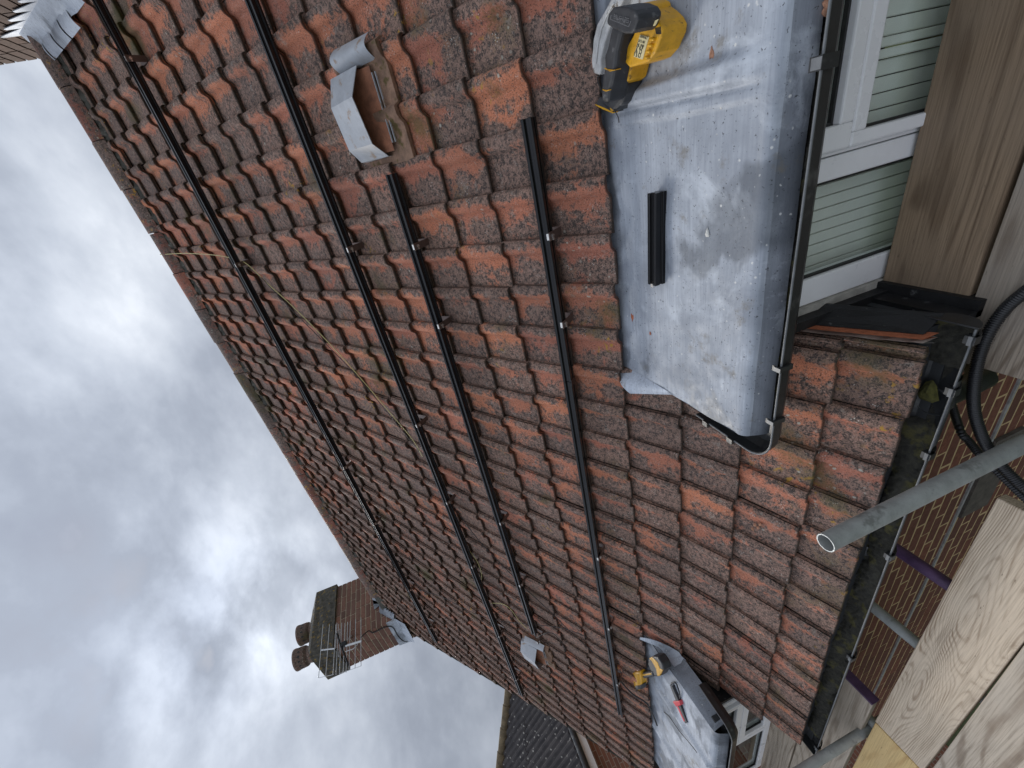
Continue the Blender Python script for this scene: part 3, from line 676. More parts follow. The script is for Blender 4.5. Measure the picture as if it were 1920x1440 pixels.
# ---- far dormer
FAR = group_part('dormer', HOUSE, (-4.6, -.3, -.9)); tag(FAR, 'far dormer with wet lead flat roof and stepped white window frame')
def far_lead(u, v, LP=LP):
    j = v * (len(LP) - 1); i = min(len(LP) - 2, int(j)); t = j - i
    Y = LP[i][0] + (LP[i + 1][0] - LP[i][0]) * t; Z = LP[i][1] + (LP[i + 1][1] - LP[i][1]) * t; X = -3.40 - 2.2 * u
    q = (X + 3.93 + .02 * math.sin(Y * 5)) / .035; d = .024 * math.exp(-q * q) * max(0, min(1, -Y / .08)) + .004 * math.sin(X * 9) * math.sin(Y * 8 + X) + .003 * math.sin(X * 31 + Y * 4)
    q2 = (X + 4.75) / .04; d += .02 * math.exp(-q2 * q2)
    return (X, Y, Z + (d if Y > -.59 else 0))
MB().grid(far_lead, 160, len(LP) - 1, flip=True).build('lead_sheet', M_LEAD, FAR, (-4.5, -.3, -.14))
def fside(u, v):
    Y = .0 - .60 * u; z = lead_z(Y); return (-3.40 + .050 * v ** .8, Y, z + .001 - .105 * v ** 1.25)
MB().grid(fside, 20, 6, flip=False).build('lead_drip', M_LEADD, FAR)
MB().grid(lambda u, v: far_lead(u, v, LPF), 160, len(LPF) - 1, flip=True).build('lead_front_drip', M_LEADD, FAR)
def fguss(u, v):
    Y = .005 - .245 * u; P = np.array([-3.375 + .012 * u + .062 * v * math.sin(math.pi * min(1, u * .85 + .12)), Y, 0.])
    t = NOSE[-1][0]; zt = Y * math.tan(PITCH) if Y > t else NOSE[-1][1] + (Y - t) * .65
    P[2] = max(zt + .030, 0 * zt + (lead_z(Y) - .02) * (1 - v) + (zt + .030) * v) - .006 * v; return P
MB().grid(fguss, 10, 6, flip=False).build('lead_gusset', M_LEADW, FAR)
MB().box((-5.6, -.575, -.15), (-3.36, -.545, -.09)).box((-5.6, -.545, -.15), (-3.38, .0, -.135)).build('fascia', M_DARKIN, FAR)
MB().prism([(-3.60, -.45, -.80), (-3.60, -.45, -.15), (-3.60, .06, -.15), (-3.60, .06, -.22), (-3.60, -.40, -.52)], (.03, 0, 0)).build('cheek', M_LEADK, FAR)
square_gutter(FAR, -5.6, -3.40, -.678, -.118, Xr=-3.31, Yend=-.40, sgn=1)
def frame2(X0, X1, z0, z1, Y, **k): return frame(FAR, X0, X1, z0, z1, Y=Y, **k)
frame2(-4.35, -3.60, -.74, -.16, -.46); frame2(-4.29, -3.655, -.42, -.21, -.478, name='fanlight_sash'); frame2(-4.29, -3.655, -.69, -.425, -.478, name='casement_sash')
glazed(FAR, -4.24, -3.705, -.37, -.26, -.47); glazed(FAR, -4.24, -3.705, -.64, -.475, -.47)
frame2(-5.15, -4.352, -.74, -.16, -.46); glazed(FAR, -5.10, -4.40, -.69, -.21, -.46)
MB().box((-5.2, -.56, -.775), (-3.62, -.40, -.742)).build('sill', M_UPVC, FAR, bevel=.006)
MB().box((-5.6, -.20, -.95), (-3.62, -.16, -.10)).build('room_back', M_DARKIN, FAR)
MB().box((-5.6, -.459, -.80), (-5.152, -.40, -.16)).build('dormer_wall', M_FARBRICK, FAR)

# ================================================================== chimneys
def stack(name, label, X0, X1, Y0, Y1, z0, z1, bm, pm, faces, slope=True):
    C = group_part(name, HOUSE, ((X0 + X1) / 2, (Y0 + Y1) / 2, z0)); tag(C, label)
    MB().box((X0 + .006, Y0 + .006, z0), (X1 - .006, Y1 - .006, z1)).build('core', pm, C)
    full = bpy.data.meshes.new('brick'); V = [tuple(v.co) for v in brme.vertices]; F = [tuple(p.vertices) for p in brme.polygons]
    full.from_pydata(V, [], F); full.materials.append(bm)
    nz = int((z1 - z0) / .075); cnt = 0
    for j in range(nz):
        z = z1 - .0375 - j * .075
        for f in faces:
            A, B = (X0, X1) if f == 'front' else (Y0, Y1); Lf = B - A
            head = j % 2 == (0 if f == 'front' else 1)
            lens = []; t = 0.
            lens.append(.1065 if head else .2165)
            while sum(lens) + .01 * len(lens) < Lf - .12: lens.append(.213 if (len(lens) + j) % 3 else .1025)
            sc = (Lf - .010 * (len(lens) - 1)) / sum(lens); lens = [l * sc for l in lens]
            for l in lens:
                m_ = A + t + l / 2; t += l + .010
                if f == 'front': loc = (m_, Y0, z); rz = 0
                elif f == 'right': loc = (X1, m_, z); rz = math.pi / 2
                else: loc = (X0, m_, z); rz = -math.pi / 2
                if slope:
                    zr = ridgeP[2] - abs(loc[1] - ridgeP[1]) * math.tan(PITCH)
                    if z < zr - .10: continue
                o = bpy.data.objects.new('brick', full); put(o, C, loc); o.rotation_euler = (random.uniform(-.01, .01), 0, rz + random.uniform(-.01, .01)); o.scale = (l / .213, 1, 1)
                o.color = (random.random(), random.random(), random.random(), 1); cnt += 1
    return C
CX0, CX1, CY0, CY1 = -6.265, -5.705, 2.765, 3.765
CH = stack('chimney_stack', 'far brick chimney stack with lichen covered cap and two clay pots', CX0, CX1, CY0, CY1, 1.2, 3.275, M_BRICKC, M_POINTC, ('front', 'right'))
def capf(z0, z1, o):
    mb = MB(); nx = 10
    for a, b2 in (((CX0 - o, CY0 - o), (CX1 + o, CY0 - o)), ((CX1 + o, CY0 - o), (CX1 + o, CY1 + o)), ((CX1 + o, CY1 + o), (CX0 - o, CY1 + o)), ((CX0 - o, CY1 + o), (CX0 - o, CY0 - o))):
        nn = np.array([(b2[1] - a[1]), -(b2[0] - a[0])]); nn = nn / np.linalg.norm(nn)
        def f(u, v, a=a, b2=b2, nn=nn):
            e = .012 * math.sin(math.pi * u) * rng.normal(0, 1) if 0 < u < 1 and 0 < v < 1 else 0
            return (a[0] + (b2[0] - a[0]) * u + nn[0] * e, a[1] + (b2[1] - a[1]) * u + nn[1] * e, z0 + (z1 - z0) * v)
        mb.grid(f, 26, 10, flip=False)
    X0, X1, Y0, Y1 = CX0 - o, CX1 + o, CY0 - o, CY1 + o
    mb.add([(X0, Y0, z0), (X1, Y0, z0), (X1, Y1, z0), (X0, Y1, z0)], [(0, 3, 2, 1)])
    def top(u, v): e = min(u, 1 - u, v, 1 - v); return (X0 + (X1 - X0) * u, Y0 + (Y1 - Y0) * v, z1 + min(.10, e * .5) + (rng.normal(0, .006) if e > 0 else 0))
    mb.grid(top, 14, 18); return mb
capf(3.275, 3.60, .03).build('cap', M_CAP, CH)
for pc in ((-5.985, 3.40), (-5.985, 3.02)):
    mb = MB(); zb = 3.64
    mb.lathe((pc[0], pc[1], zb), [(.125, 0), (.12, .10), (.112, .115), (.112, .135), (.135, .15), (.142, .17), (.145, .27), (.15, .285), (.15, .31), (.125, .31), (.11, .28), (.10, .05)], 24)
    P = mb.build('chimney_pot', M_POT, CH); P.color = (random.random(), random.random(), random.random(), 1)
    for a in np.linspace(0, 2 * math.pi, 14, endpoint=False):
        q = np.array((pc[0] + .1435 * math.cos(a), pc[1] + .1435 * math.sin(a), zb + .22)); t = np.array([-math.sin(a), math.cos(a), 0]); r_ = np.array([math.cos(a), math.sin(a), 0])
        mb = MB(); ring = [q + r_ * .002 + .014 * (t * math.cos(b2) + np.array([0, 0, 1.3]) * math.sin(b2)) for b2 in np.linspace(0, 2 * math.pi, 8, endpoint=False)]
        mb.add(ring, [tuple(range(8))]); mb.build('vent_hole', M_INK, P)
def slopeZ(Y): return ridgeP[2] - abs(Y - ridgeP[1]) * math.tan(PITCH)
# stepped flashing on the side, apron at the front
def stepped(parent, X, Ya, Yb, sgn, n, mt=M_LEADW, lift=.16):
    st = (Yb - Ya) / n
    for i in range(n):
        y0 = Ya + i * st; y1 = y0 + st; zt = slopeZ(y1) + lift
        mb = MB(); mb.prism([(X, y0 - .01, slopeZ(y0) - .03), (X, y1 + .01, slopeZ(y1) - .03), (X, y1 + .004, zt), (X, y1 - st * .16, zt + .004), (X, y0 - .01, slopeZ(y0) + lift * .42)], (sgn * .004, 0, 0))
        mb.build('step_flashing', mt, parent)
def cpx(x, y, X): return Rx(660 + x / 5.29, 1060 + y / 5.29, X)
for tri in ([(205, 345), (222, 440), (272, 400), (285, 372)], [(272, 370), (285, 485), (332, 415), (345, 405)], [(330, 400), (342, 518), (392, 455), (400, 440)], [(385, 440), (398, 545), (470, 505), (470, 480)], [(190, 285), (215, 385), (300, 380), (262, 300)]):
    mb = MB(); mb.prism([cpx(x, y, CX1 + .011) for x, y in tri], (.004, 0, 0)); mb.build('step_flashing', M_LEADW, CH)
MB().grid(lambda u, v: np.array([CX1 + .012 + .13 * v, CY0 - .02 + (ridgeP[1] - CY0) * u, slopeZ(CY0 - .02 + (ridgeP[1] - CY0) * u) + .055 * (1 - v) + .022 + .012 * math.sin(u * 40) * v]), 30, 4).build('side_soaker', M_LEAD, CH)
mb = MB(); mb.add([(CX0 - .02, CY0 - .009, slopeZ(CY0) + .17), (CX1 + .02, CY0 - .009, slopeZ(CY0) + .17), (CX1 + .04, CY0 - .018, slopeZ(CY0) + .03), (CX0 - .02, CY0 - .018, slopeZ(CY0) + .03), (CX1 + .06, CY0 - .18, slopeZ(CY0 - .18) + .05), (CX0 + .15, CY0 - .18, slopeZ(CY0 - .18) + .05)], [(0, 3, 2, 1), (3, 5, 4, 2)]); mb.build('apron_flashing', M_LEADW, CH)
# near stack at the other end of the ridge
NX = 1.095
NS = stack('chimney_stack', 'near brown brick stack with pale stepped lead flashing at the end of the ridge', NX, 1.75, 2.25, 3.535, 1.0, 4.2, M_BRICKN, M_POINTN, ('left',))
stepped(NS, NX - .009, 2.30, 3.00, -1, 6, lift=.20)
stepped(NS, NX - .006, 3.00, 3.10, -1, 1, lift=.14)
def nsoak(u, v): Y = 2.25 + .72 * u; return np.array([NX - .012 - .13 * v, Y, slopeZ(Y) + .075 * (1 - v) + .034 + .016 * (1 if (u * 3) % 1 > .5 else 0) * v])
MB().grid(nsoak, 30, 5, flip=True).build('side_soaker', M_LEADW, NS)
for q in range(4):
    y0 = 2.40 + q * .155; mb = MB()
    def lap(u, v, y0=y0): Y = y0 + .14 * v; return np.array([NX - .10 - .10 * u, Y, slopeZ(Y) + .052 - .02 * u + .022 * math.sin(math.pi * (.15 + u * .7))])
    mb.grid(lap, 6, 3, flip=True).build('lead_soaker', M_LEADW, NS)

# ================================================================== things on the roof
def rail(name, label, X0, X1, v, hooks, joint=None, group='black mounting rails on the roof slope'):
    T = thing(name, label, 'rail', RP((X0 + X1) / 2, v, .066), group)
    pr = [(-.021, 0), (.021, 0), (.021, .013), (.015, .013), (.015, .021), (.021, .021), (.021, .039), (.009, .039), (.009, .030), (-.009, .030), (-.009, .039), (-.021, .039), (-.021, .021), (-.015, .021), (-.015, .013), (-.021, .013)]
    segs = [(X0, X1)] if not joint else [(X0, joint - .0015), (joint + .0015, X1)]
    for a, b2 in segs:
        mb = MB(); mb.prism([RP(a, v + s, .066 + h) for s, h in pr], (b2 - a, 0, 0)); mb.build('rail_bar', M_RAIL, T, bevel=.0012, seg=1)
    if joint:
        MB().obox(RP(joint - .016, v - .0225, .064), (.032, 0, 0), SV * .003, NV * .042).build('splice', M_RAIL, T)
    for X in hooks:
        vn = math.ceil(v / GA) * GA
        mb = MB(); bw = .032
        mb.obox(RP(X - bw / 2, v - .027, .004), (bw, 0, 0), SV * .0045, NV * .106)
        mb.obox(RP(X - bw / 2, v - .026, .002), (bw, 0, 0), SV * (vn + .03 - v + .026), NV * .005)
        h_ = mb.build('roof_hook', M_HOOK, T, bevel=.0012, seg=1)
        mb = MB(); c = RP(X, v - .0275, .086)
        for off, r_ in ((0, .008), (-.012, .0045)):
            ring = [c + np.array([off, 0, 0]) - SV * .004 + r_ * (np.array([1, 0, 0]) * math.cos(t) + NV * math.sin(t)) for t in np.linspace(0, 2 * math.pi, 8, endpoint=False)]
            mb.prism(ring, SV * .005)
        mb.build('bolt', M_BOLT, h_)
        MB().obox(RP(X - .012, v - .021, .1045), (.024, 0, 0), SV * .009, NV * .003).build('clamp', M_BOLT, h_)
    return T
def hx(L): return [Rr(x, y, .09)[0] for x, y in L]
rail('mounting_rail', 'longest black mounting rail running just below the ridge', -5.42, 2.4, 2.69, hx([(240, 112), (443, 497), (655, 879), (706, 983), (778, 1111), (811, 1180)]) + [1.7], hx([(578, 762)])[0])
rail('mounting_rail', 'black mounting rail passing above the near metal vent hood', -5.50, 2.4, 1.43, hx([(650, 468), (786, 797), (842, 942), (886, 1061), (942, 1194), (967, 1272)]) + [1.2])
rail('mounting_rail', 'shorter black mounting rail starting below near vent hood and ending at far one', -3.90, -.245, .945, hx([(768, 463), (822, 610), (942, 980), (979, 1097), (1005, 1200)]), hx([(818, 622)])[0])
rail('mounting_rail', 'lowest black mounting rail running just above the two dormers', -4.60, -.18, .228, hx([(1027, 443), (1056, 607), (1122, 1044), (1143, 1176), (1157, 1280)]), hx([(1056, 713)])[0])

# offcut of rail lying on the near dormer
pa, pb = onlead(1232, 360, .02), onlead(1231, 532, .02); T = thing('rail_offcut', 'short black rail offcut lying on the near lead dormer top', 'rail', (pa + pb) / 2 - [0, 0, .02])
def leadframe(P): return np.array([P[0], P[1], lead_z(P[1])])
A0 = leadframe(pa); A1 = leadframe(pb); ydir = np.array([0, 1, .05]); ydir /= np.linalg.norm(ydir)
pr = [(-.021, 0), (.021, 0), (.021, .013), (.015, .013), (.015, .021), (.021, .021), (.021, .039), (.009, .039), (.009, .030), (-.009, .030), (-.009, .039), (-.021, .039), (-.021, .021), (-.015, .021), (-.015, .013), (-.021, .013)]
mb = MB(); mb.prism([A0 + ydir * s + np.array([0, 0, h + .001]) for s, h in pr], A1 - A0); mb.build('rail_bar', M_RAIL, T, bevel=.0012, seg=1)
MB().box((A1[0] - .006, A1[1] - .010, A1[2] + .034), (A1[0] + .006, A1[1] + .002, A1[2] + .042)).build('end_screw', M_BOLT, T)

# vent hoods
def vent(label, X0, v0, scale=1., flip=False):
    T = thing('roof_vent', label, 'vent', RP(X0, v0, .0), 'metal vent hoods on the roof slope')
    s = scale
    def Q(a, b2, h): return RP(X0 + a * s, v0 + b2 * s, h)
    # moulded base tile
    mb = MB(); xs = np.linspace(-.215, .215, 29)
    def hb(x): t = (x + .215) / .43 * 2; t = t % 1.0; return .012 + float(np.interp(t, TPX, TPH))
    mb.grid(lambda u, v: Q(-.215 + .43 * u, -.01 + .30 * v, hb(-.215 + .43 * u) + .006 - .020 * v), 28, 2)
    mb.grid(lambda u, v: Q(-.215 + .43 * u, -.01, hb(-.215 + .43 * u) + .006 - .020 * v), 28, 1, flip=True)
    mb.build('base_tile', M_VBASE, T)
    # raised side roll
    mb = MB(); mb.grid(lambda u, v: Q(.15 + .085 * u, .03 + .22 * v, .030 + .040 * math.sin(math.pi * u)), 10, 2); mb.build('side_roll', M_VENT, T)
    # hood: three facets
    cr = [(-.180, .040), (-.125, .112), (.045, .138), (.150, .062)]
    lo = .115; hi = .300
    mb = MB(); top = [Q(x, lo, h) for x, h in cr]; bk = [Q(x * .98, hi, h * .66 + .012) for x, h in cr]; th = NV * -.004
    n = len(cr)
    mb.add(top + bk, [(i, i + 1, n + i + 1, n + i) for i in range(n - 1)])
    mb.add([p + th for p in top + bk], [(i, n + i, n + i + 1, i + 1) for i in range(n - 1)])
    mb.add(top + [p + th for p in top], [(i, n + i, n + i + 1, i + 1) for i in range(n - 1)])
    mb.add(bk + [Q(x * .98, hi + .004, .0) for x, h in cr], [(i, i + 1, n + i + 1, n + i) for i in range(n - 1)])
    for i in (0, n - 1): mb.add([top[i], bk[i], Q(cr[i][0], hi, 0.), Q(cr[i][0], lo, .01)], [(0, 1, 2, 3), (3, 2, 1, 0)])
    mb.build('hood', M_VENT, T)
    mb = MB(); mb.grid(lambda u, v: Q(-.165 + .305 * u, .075 + .15 * v, .034 + .012 * v), 8, 2, False, flip=True); mb.build('throat', M_VRUST, T)
    for q in range(2): MB().obox(Q(-.135, .050 + q * .016, .030 + .003 * q), (.25 * s, .0, 0), SV * .003, NV * .007).build('grille_bar', M_VENT, T)
    return T
M_VENT = simple('galvanised_vent', (.42, .435, .46), .65, .14, 14, metal=.2, bump=.1, spots=((.33, .25, .19), 20, .58))
M_VRUST = simple('rusty_vent', (.30, .125, .07), .8, .4, 20, bump=.4)
M_VBASE = simple('mossy_vent_base', (.25, .15, .10), .85, .5, 18, bump=.4, spots=((.10, .075, .02), 16, .56))
vent('near pale metal vent hood with rusty throat above the second rail end', .005, .86)
vent('far pale metal vent hood at the end of the shorter rail', -4.40, .90, .95)

# cables on the slope
def cable(name, label, pts, r, mt, res=10, cat='cable', group=None):
    P = [np.array(q) for q in pts]; out = []
    for i in range(len(P) - 1):
        p0, p1, p2, p3 = P[max(0, i - 1)], P[i], P[i + 1], P[min(len(P) - 1, i + 2)]
        for t in np.linspace(0, 1, res, endpoint=False):
            out.append(.5 * ((2 * p1) + (-p0 + p2) * t + (2 * p0 - 5 * p1 + 4 * p2 - p3) * t * t + (-p0 + 3 * p1 - 3 * p2 + p3) * t ** 3))
    out.append(P[-1]); o = MB().tube(out, r, 6).build(name, mt); return tag(o, label, cat, group)
H = .042
def rp(L, h=H): return [Rr(x, y, h) for x, y in L]
def over(x, y): return np.array(Ry(x, y, ridgeP[1]))
cable('earth_cable', 'pale yellow cable running over the ridge and under the top rail', [np.array([-.43, ridgeP[1] + .1, ridgeP[2] + .04]), np.array([-.42, ridgeP[1] - .01, ridgeP[2] + .058])] + rp([(345, 475), (400, 478), (437, 485), (463, 495)], .05) + rp([(500, 530), (540, 566), (590, 615), (640, 668), (690, 725), (735, 778), (775, 826), (792, 856)]), .0030, M_WIREY)
cable('power_cable', 'black cable twisted beside the pale yellow one near the top rail', rp([(440, 492), (480, 512), (520, 553), (560, 594), (608, 642), (655, 690), (700, 742), (745, 796), (785, 845)], .045), .0026, M_WIREK)
cable('earth_cable', 'loose pale yellow cable loop between the two middle rails', rp([(868, 1018), (893, 1050), (903, 1078), (900, 1102)], .05), .0028, M_WIREY)
cable('earth_cable', 'pale yellow cable loop reaching the far vent hood', rp([(915, 1131), (940, 1132), (957, 1142), (975, 1166), (988, 1178)], .05), .0028, M_WIREY)
cable('power_cable', 'black cable running slackly from second rail to third rail', rp([(835, 930), (862, 965), (895, 1010), (945, 1063), (990, 1108), (1035, 1150), (1075, 1190), (1115, 1225), (1142, 1250)], .045), .0030, M_WIREK)
cable('power_cable', 'thin black cable trailing from the top rail hook down to the far vent', rp([(785, 1105), (830, 1120), (880, 1146), (930, 1163), (990, 1170), (1045, 1176), (1080, 1186), (1100, 1195)], .045), .0026, M_WIREK)
cable('power_cable', 'black cable curling below the far vent hood', rp([(1005, 1196), (1030, 1186), (1050, 1200), (1062, 1222)], .045), .0028, M_WIREK)
cable('power_cable', 'thick black cable leaving the lowest rail beside the far dormer', rp([(1155, 1268), (1170, 1285), (1188, 1303), (1215, 1322), (1232, 1360)], .05), .0065, M_WIREK)

# aerial on the far chimney: two comb arrays of rods along Y in the plane X = AX
AX = -5.52
T = thing('television_aerial', 'silver television aerial with many rods bracketed to the far chimney', 'aerial', (AX, 2.75, 2.80))
rods = [(606, 1171, 602, 1269), (618, 1171, 614, 1266), (630, 1171, 627, 1264), (632, 1168, 630, 1215), (635, 1170, 634, 1263), (638, 1179, 638, 1230), (641, 1168, 639, 1262), (647, 1168, 646, 1261), (652, 1166, 651, 1260), (657, 1164, 656, 1256), (667, 1161, 667, 1252), (677, 1158, 677, 1249)]
ends = []
for a, b2, c, d in rods:
    p, q = Rx(a, b2, AX), Rx(c, d, AX); q[2] = p[2]; MB().tube([p, q], .0042, 6).build('rod', M_ALU, T); ends.append(q)
MB().tube([ends[0], ends[2]], .003, 5).build('end_link', M_ALU, T); MB().tube([ends[6], ends[-1]], .003, 5).build('end_link', M_ALU, T)
bm1, bm2, bm3 = Rx(602, 1219, AX), Rx(628, 1216, AX), Rx(678, 1202, AX)
MB().tube([bm1, bm2], .009, 8).build('boom', M_ALU, T)
MB().tube([Rx(648, 1211, AX), bm3], .014, 8).build('boom', M_ALU, T)
MB().tube([Rx(632, 1188, AX), Rx(640, 1213, AX), Rx(653, 1246, AX)], .013, 8).build('mast', M_RAIL, T)
c = Rx(646, 1208, AX); MB().box(c - [.03, .03, .035], c + [.03, .03, .035]).build('junction_box', M_RAIL, T, bevel=.006)
MB().tube([c, (CX1 - .02, CY0 + .06, c[2] - .02)], .012, 8).build('bracket_arm', M_ALU, T)
MB().tube([Rx(647, 1222, AX), Rx(662, 1217, AX), Rx(670, 1209, AX), Rx(674, 1201, AX)], .005, 6).build('lead_wire', M_ALU, T)
cable('aerial_cable', 'black aerial cable clipped down the front of the far chimney', [Rx(676, 1196, AX), np.array([CX1 + .015, CY0 - .012, 2.78])] + [Ry(x, y, CY0 - .014) for x, y in [(700, 1186), (722, 1176), (736, 1176), (746, 1192), (755, 1201), (764, 1203)]], .008, M_WIREK)

# ================================================================== tools
def trace(T, name, pts, mt, top, h0, org, sc, bevel=.006, f=onlead):
    """outline seen in the photograph, laid on a plane `top` above the lead and given its real thickness"""
    P = [np.array(f(org[0] + x / sc, org[1] + y / sc, top)) for x, y in pts]
    n0 = sum(P) / len(P); zr = lead_z(n0[1])
    if f is onlead: P = [np.array([p[0], p[1], lead_z(p[1]) + top]) for p in P]
    zc = np.mean([p[2] for p in P]); A = np.array([[p[0], p[1], 1] for p in P]); cf_ = np.linalg.lstsq(A, np.array([p[2] for p in P]), rcond=None)[0]
    P = [np.array([p[0], p[1], A_[0] * cf_[0] + A_[1] * cf_[1] + cf_[2]]) for p, A_ in zip(P, A)]
    mb = MB(); mb.prism(P, (0, 0, -(top - h0))); return mb.build(name, mt, T, bevel=bevel, seg=3)
SO, SS = (1100, 0), 6.26
base = leadframe(onlead(1185, 90)); SAW = thing('cordless_saw', 'yellow and black cordless saw with grey guard lying on the near dormer', 'power tool', base)
trace(SAW, 'guard', [(300, -60), (210, 120), (120, 280), (70, 470), (40, 720), (60, 865), (145, 890), (170, 840), (160, 700), (200, 520), (262, 330), (350, 150), (430, -20)], M_GUARD, .050, .0, SO, SS, .012)
trace(SAW, 'guard_rib', [(300, 30), (215, 180), (150, 330), (112, 520), (92, 700), (100, 760), (112, 700), (130, 525), (170, 340), (232, 190), (318, 40)], M_GUARD, .056, .045, SO, SS, .003)
trace(SAW, 'sole_plate', [(520, -40), (840, -40), (780, 190), (700, 100), (560, 120), (500, 80)], M_GUARD, .02, .0, SO, SS, .004)
trace(SAW, 'motor_body', [(505, 110), (560, 95), (622, 32), (690, 70), (702, 125), (765, 170), (840, 245), (886, 330), (872, 440), (800, 620), (715, 725), (640, 757), (500, 795), (395, 690), (460, 560), (540, 420), (590, 300), (600, 220)], M_YEL, .085, .012, SO, SS, .016)
trace(SAW, 'motor_crown', [(560, 130), (690, 190), (650, 330), (590, 330), (600, 220)], M_YEL, .098, .07, SO, SS, .010)
for q in range(4):
    y = 440 + q * 72; trace(SAW, 'motor_rib', [(735 - q * 22, y), (782 - q * 24, y + 10), (775 - q * 24, y + 48), (725 - q * 22, y + 40)], M_YEL, .094, .075, SO, SS, .008)
for q in range(5):
    x = 800 + q * 14; trace(SAW, 'vent_slot', [(x, 330 - q * 4), (x + 6, 332 - q * 4), (x + 22 - q * 3, 400), (x + 16 - q * 3, 402)], M_INK, .0862, .08, SO, SS, 0)
trace(SAW, 'blade_shoe', [(385, 700), (520, 700), (535, 740), (520, 800), (490, 940), (440, 985), (335, 962), (350, 820), (372, 762)], M_YEL, .070, .01, SO, SS, .010)
trace(SAW, 'battery', [(322, 985), (462, 962), (452, 1105), (410, 1205), (310, 1318), (225, 1250), (270, 1100)], M_RUB, .062, .0, SO, SS, .010)
trace(SAW, 'handle', [(285, 300), (330, 280), (418, 350), (392, 430), (352, 600), (330, 790), (300, 960), (262, 1090), (245, 1215), (165, 1200), (165, 1060), (180, 900), (205, 790), (195, 660), (232, 560), (262, 420)], M_RUB, .118, .055, SO, SS, .016)
for yy in ((205, 795, 332, 815), (182, 1045, 262, 1050)):
    a, b2, c, d = yy; trace(SAW, 'grip_piping', [(a, b2), ((a + c) / 2, max(b2, d) + 14), (c, d), (c, d + 12), ((a + c) / 2, max(b2, d) + 26), (a, b2 + 12)], M_YEL, .1195, .10, SO, SS, .002)
trace(SAW, 'trigger', [(395, 440), (470, 400), (545, 400), (500, 540), (372, 640), (340, 620), (352, 580), (450, 530)], M_GUARD, .075, .05, SO, SS, .004)
trace(SAW, 'motor_cap', [(305, 88), (380, 78), (470, 82), (560, 120), (600, 180), (598, 235), (560, 350), (520, 398), (440, 396), (300, 335), (238, 292), (232, 240), (255, 160)], M_RUB, .150, .085, SO, SS, .022)
trace(SAW, 'battery_foot', [(88, 1232), (150, 1130), (240, 1215), (268, 1262), (330, 1290), (302, 1332), (200, 1280)], M_RUB, .048, .0, SO, SS, .006)
trace(SAW, 'foot_edge', [(86, 1232), (98, 1225), (205, 1262), (310, 1318), (302, 1334), (195, 1285)], M_YEL, .0492, .03, SO, SS, .003)
trace(SAW, 'release_button', [(255, 1270), (285, 1258), (306, 1290), (290, 1310)], M_YEL, .056, .04, SO, SS, .004)
LAB = trace(SAW, 'label', [(625, 405), (730, 435), (655, 700), (550, 665)], M_LABEL, .0868, .084, SO, SS, 0)
trace(SAW, 'tag', [(712, 222), (785, 250), (838, 225), (800, 300), (765, 312), (688, 272)], M_LABEL, .0995, .097, SO, SS, 0)
trace(SAW, 'plate', [(282, 178), (522, 250), (492, 318), (272, 228)], M_GREYINK, .1503, .148, SO, SS, 0)
trace(SAW, 'plate_face', [(288, 187), (512, 254), (486, 308), (282, 224)], M_RUB, .1508, .149, SO, SS, 0)
def lettering(T, txt, a, b2, top, size, mt, name='lettering', org=SO, sc=SS):
    pa_, pb_ = [np.array(onlead(org[0] + x / sc, org[1] + y / sc, top)) for x, y in (a, b2)]
    cu = bpy.data.curves.new('t', 'FONT'); cu.body = txt; cu.size = size; cu.extrude = .0002
    to = bpy.data.objects.new('t', cu); col.objects.link(to); dg = bpy.context.evaluated_depsgraph_get(); dg.update()
    me = bpy.data.meshes.new_from_object(to.evaluated_get(dg)); bpy.data.objects.remove(to)
    V = np.array([v.co[:] for v in me.vertices]); wd = V[:, 0].max() - V[:, 0].min()
    xd = pb_ - pa_; L = np.linalg.norm(xd); xd /= L; yd = np.cross([0, 0, 1.], xd); yd /= np.linalg.norm(yd); zd = np.cross(xd, yd); k = L / wd
    W_ = pa_ + np.outer((V[:, 0] - V[:, 0].min()) * k, xd) + np.outer(V[:, 1] * k, yd) + np.outer(V[:, 2], zd)
    mb = MB(); mb.add(W_, [tuple(p.vertices) for p in me.polygons]); return mb.build(name, mt, T)
lettering(SAW, 'DEWALT', (622, 440), (712, 466), .0875, .02, M_INK)
for i, s_ in enumerate(['DCS 18V', 'kg  mm', 'V  R P', 'A  O', 'I S O']):
    lettering(SAW, s_, (606 - i * 13, 492 + i * 42), (680 - i * 13, 514 + i * 42), .0875, .02, M_INK)
lettering(SAW, 'DEWALT', (738, 246), (782, 262), .1, .02, M_INK)
lettering(SAW, 'BRUSHLESS', (318, 222), (492, 274), .1515, .02, M_GREYINK); lettering(SAW, 'MOTOR', (345, 250), (455, 286), .1515, .02, M_GREYINK)
# cord loop by the handle
mb = MB(); mb.tube([onlead(1100 + x / SS, y / SS, .06) for x, y in [(165, 880), (125, 905), (135, 980), (180, 1080), (240, 1170), (320, 1280), (372, 1380), (380, 1440)]], .0016, 5); mb.build('wrist_cord', M_WIREK, SAW)

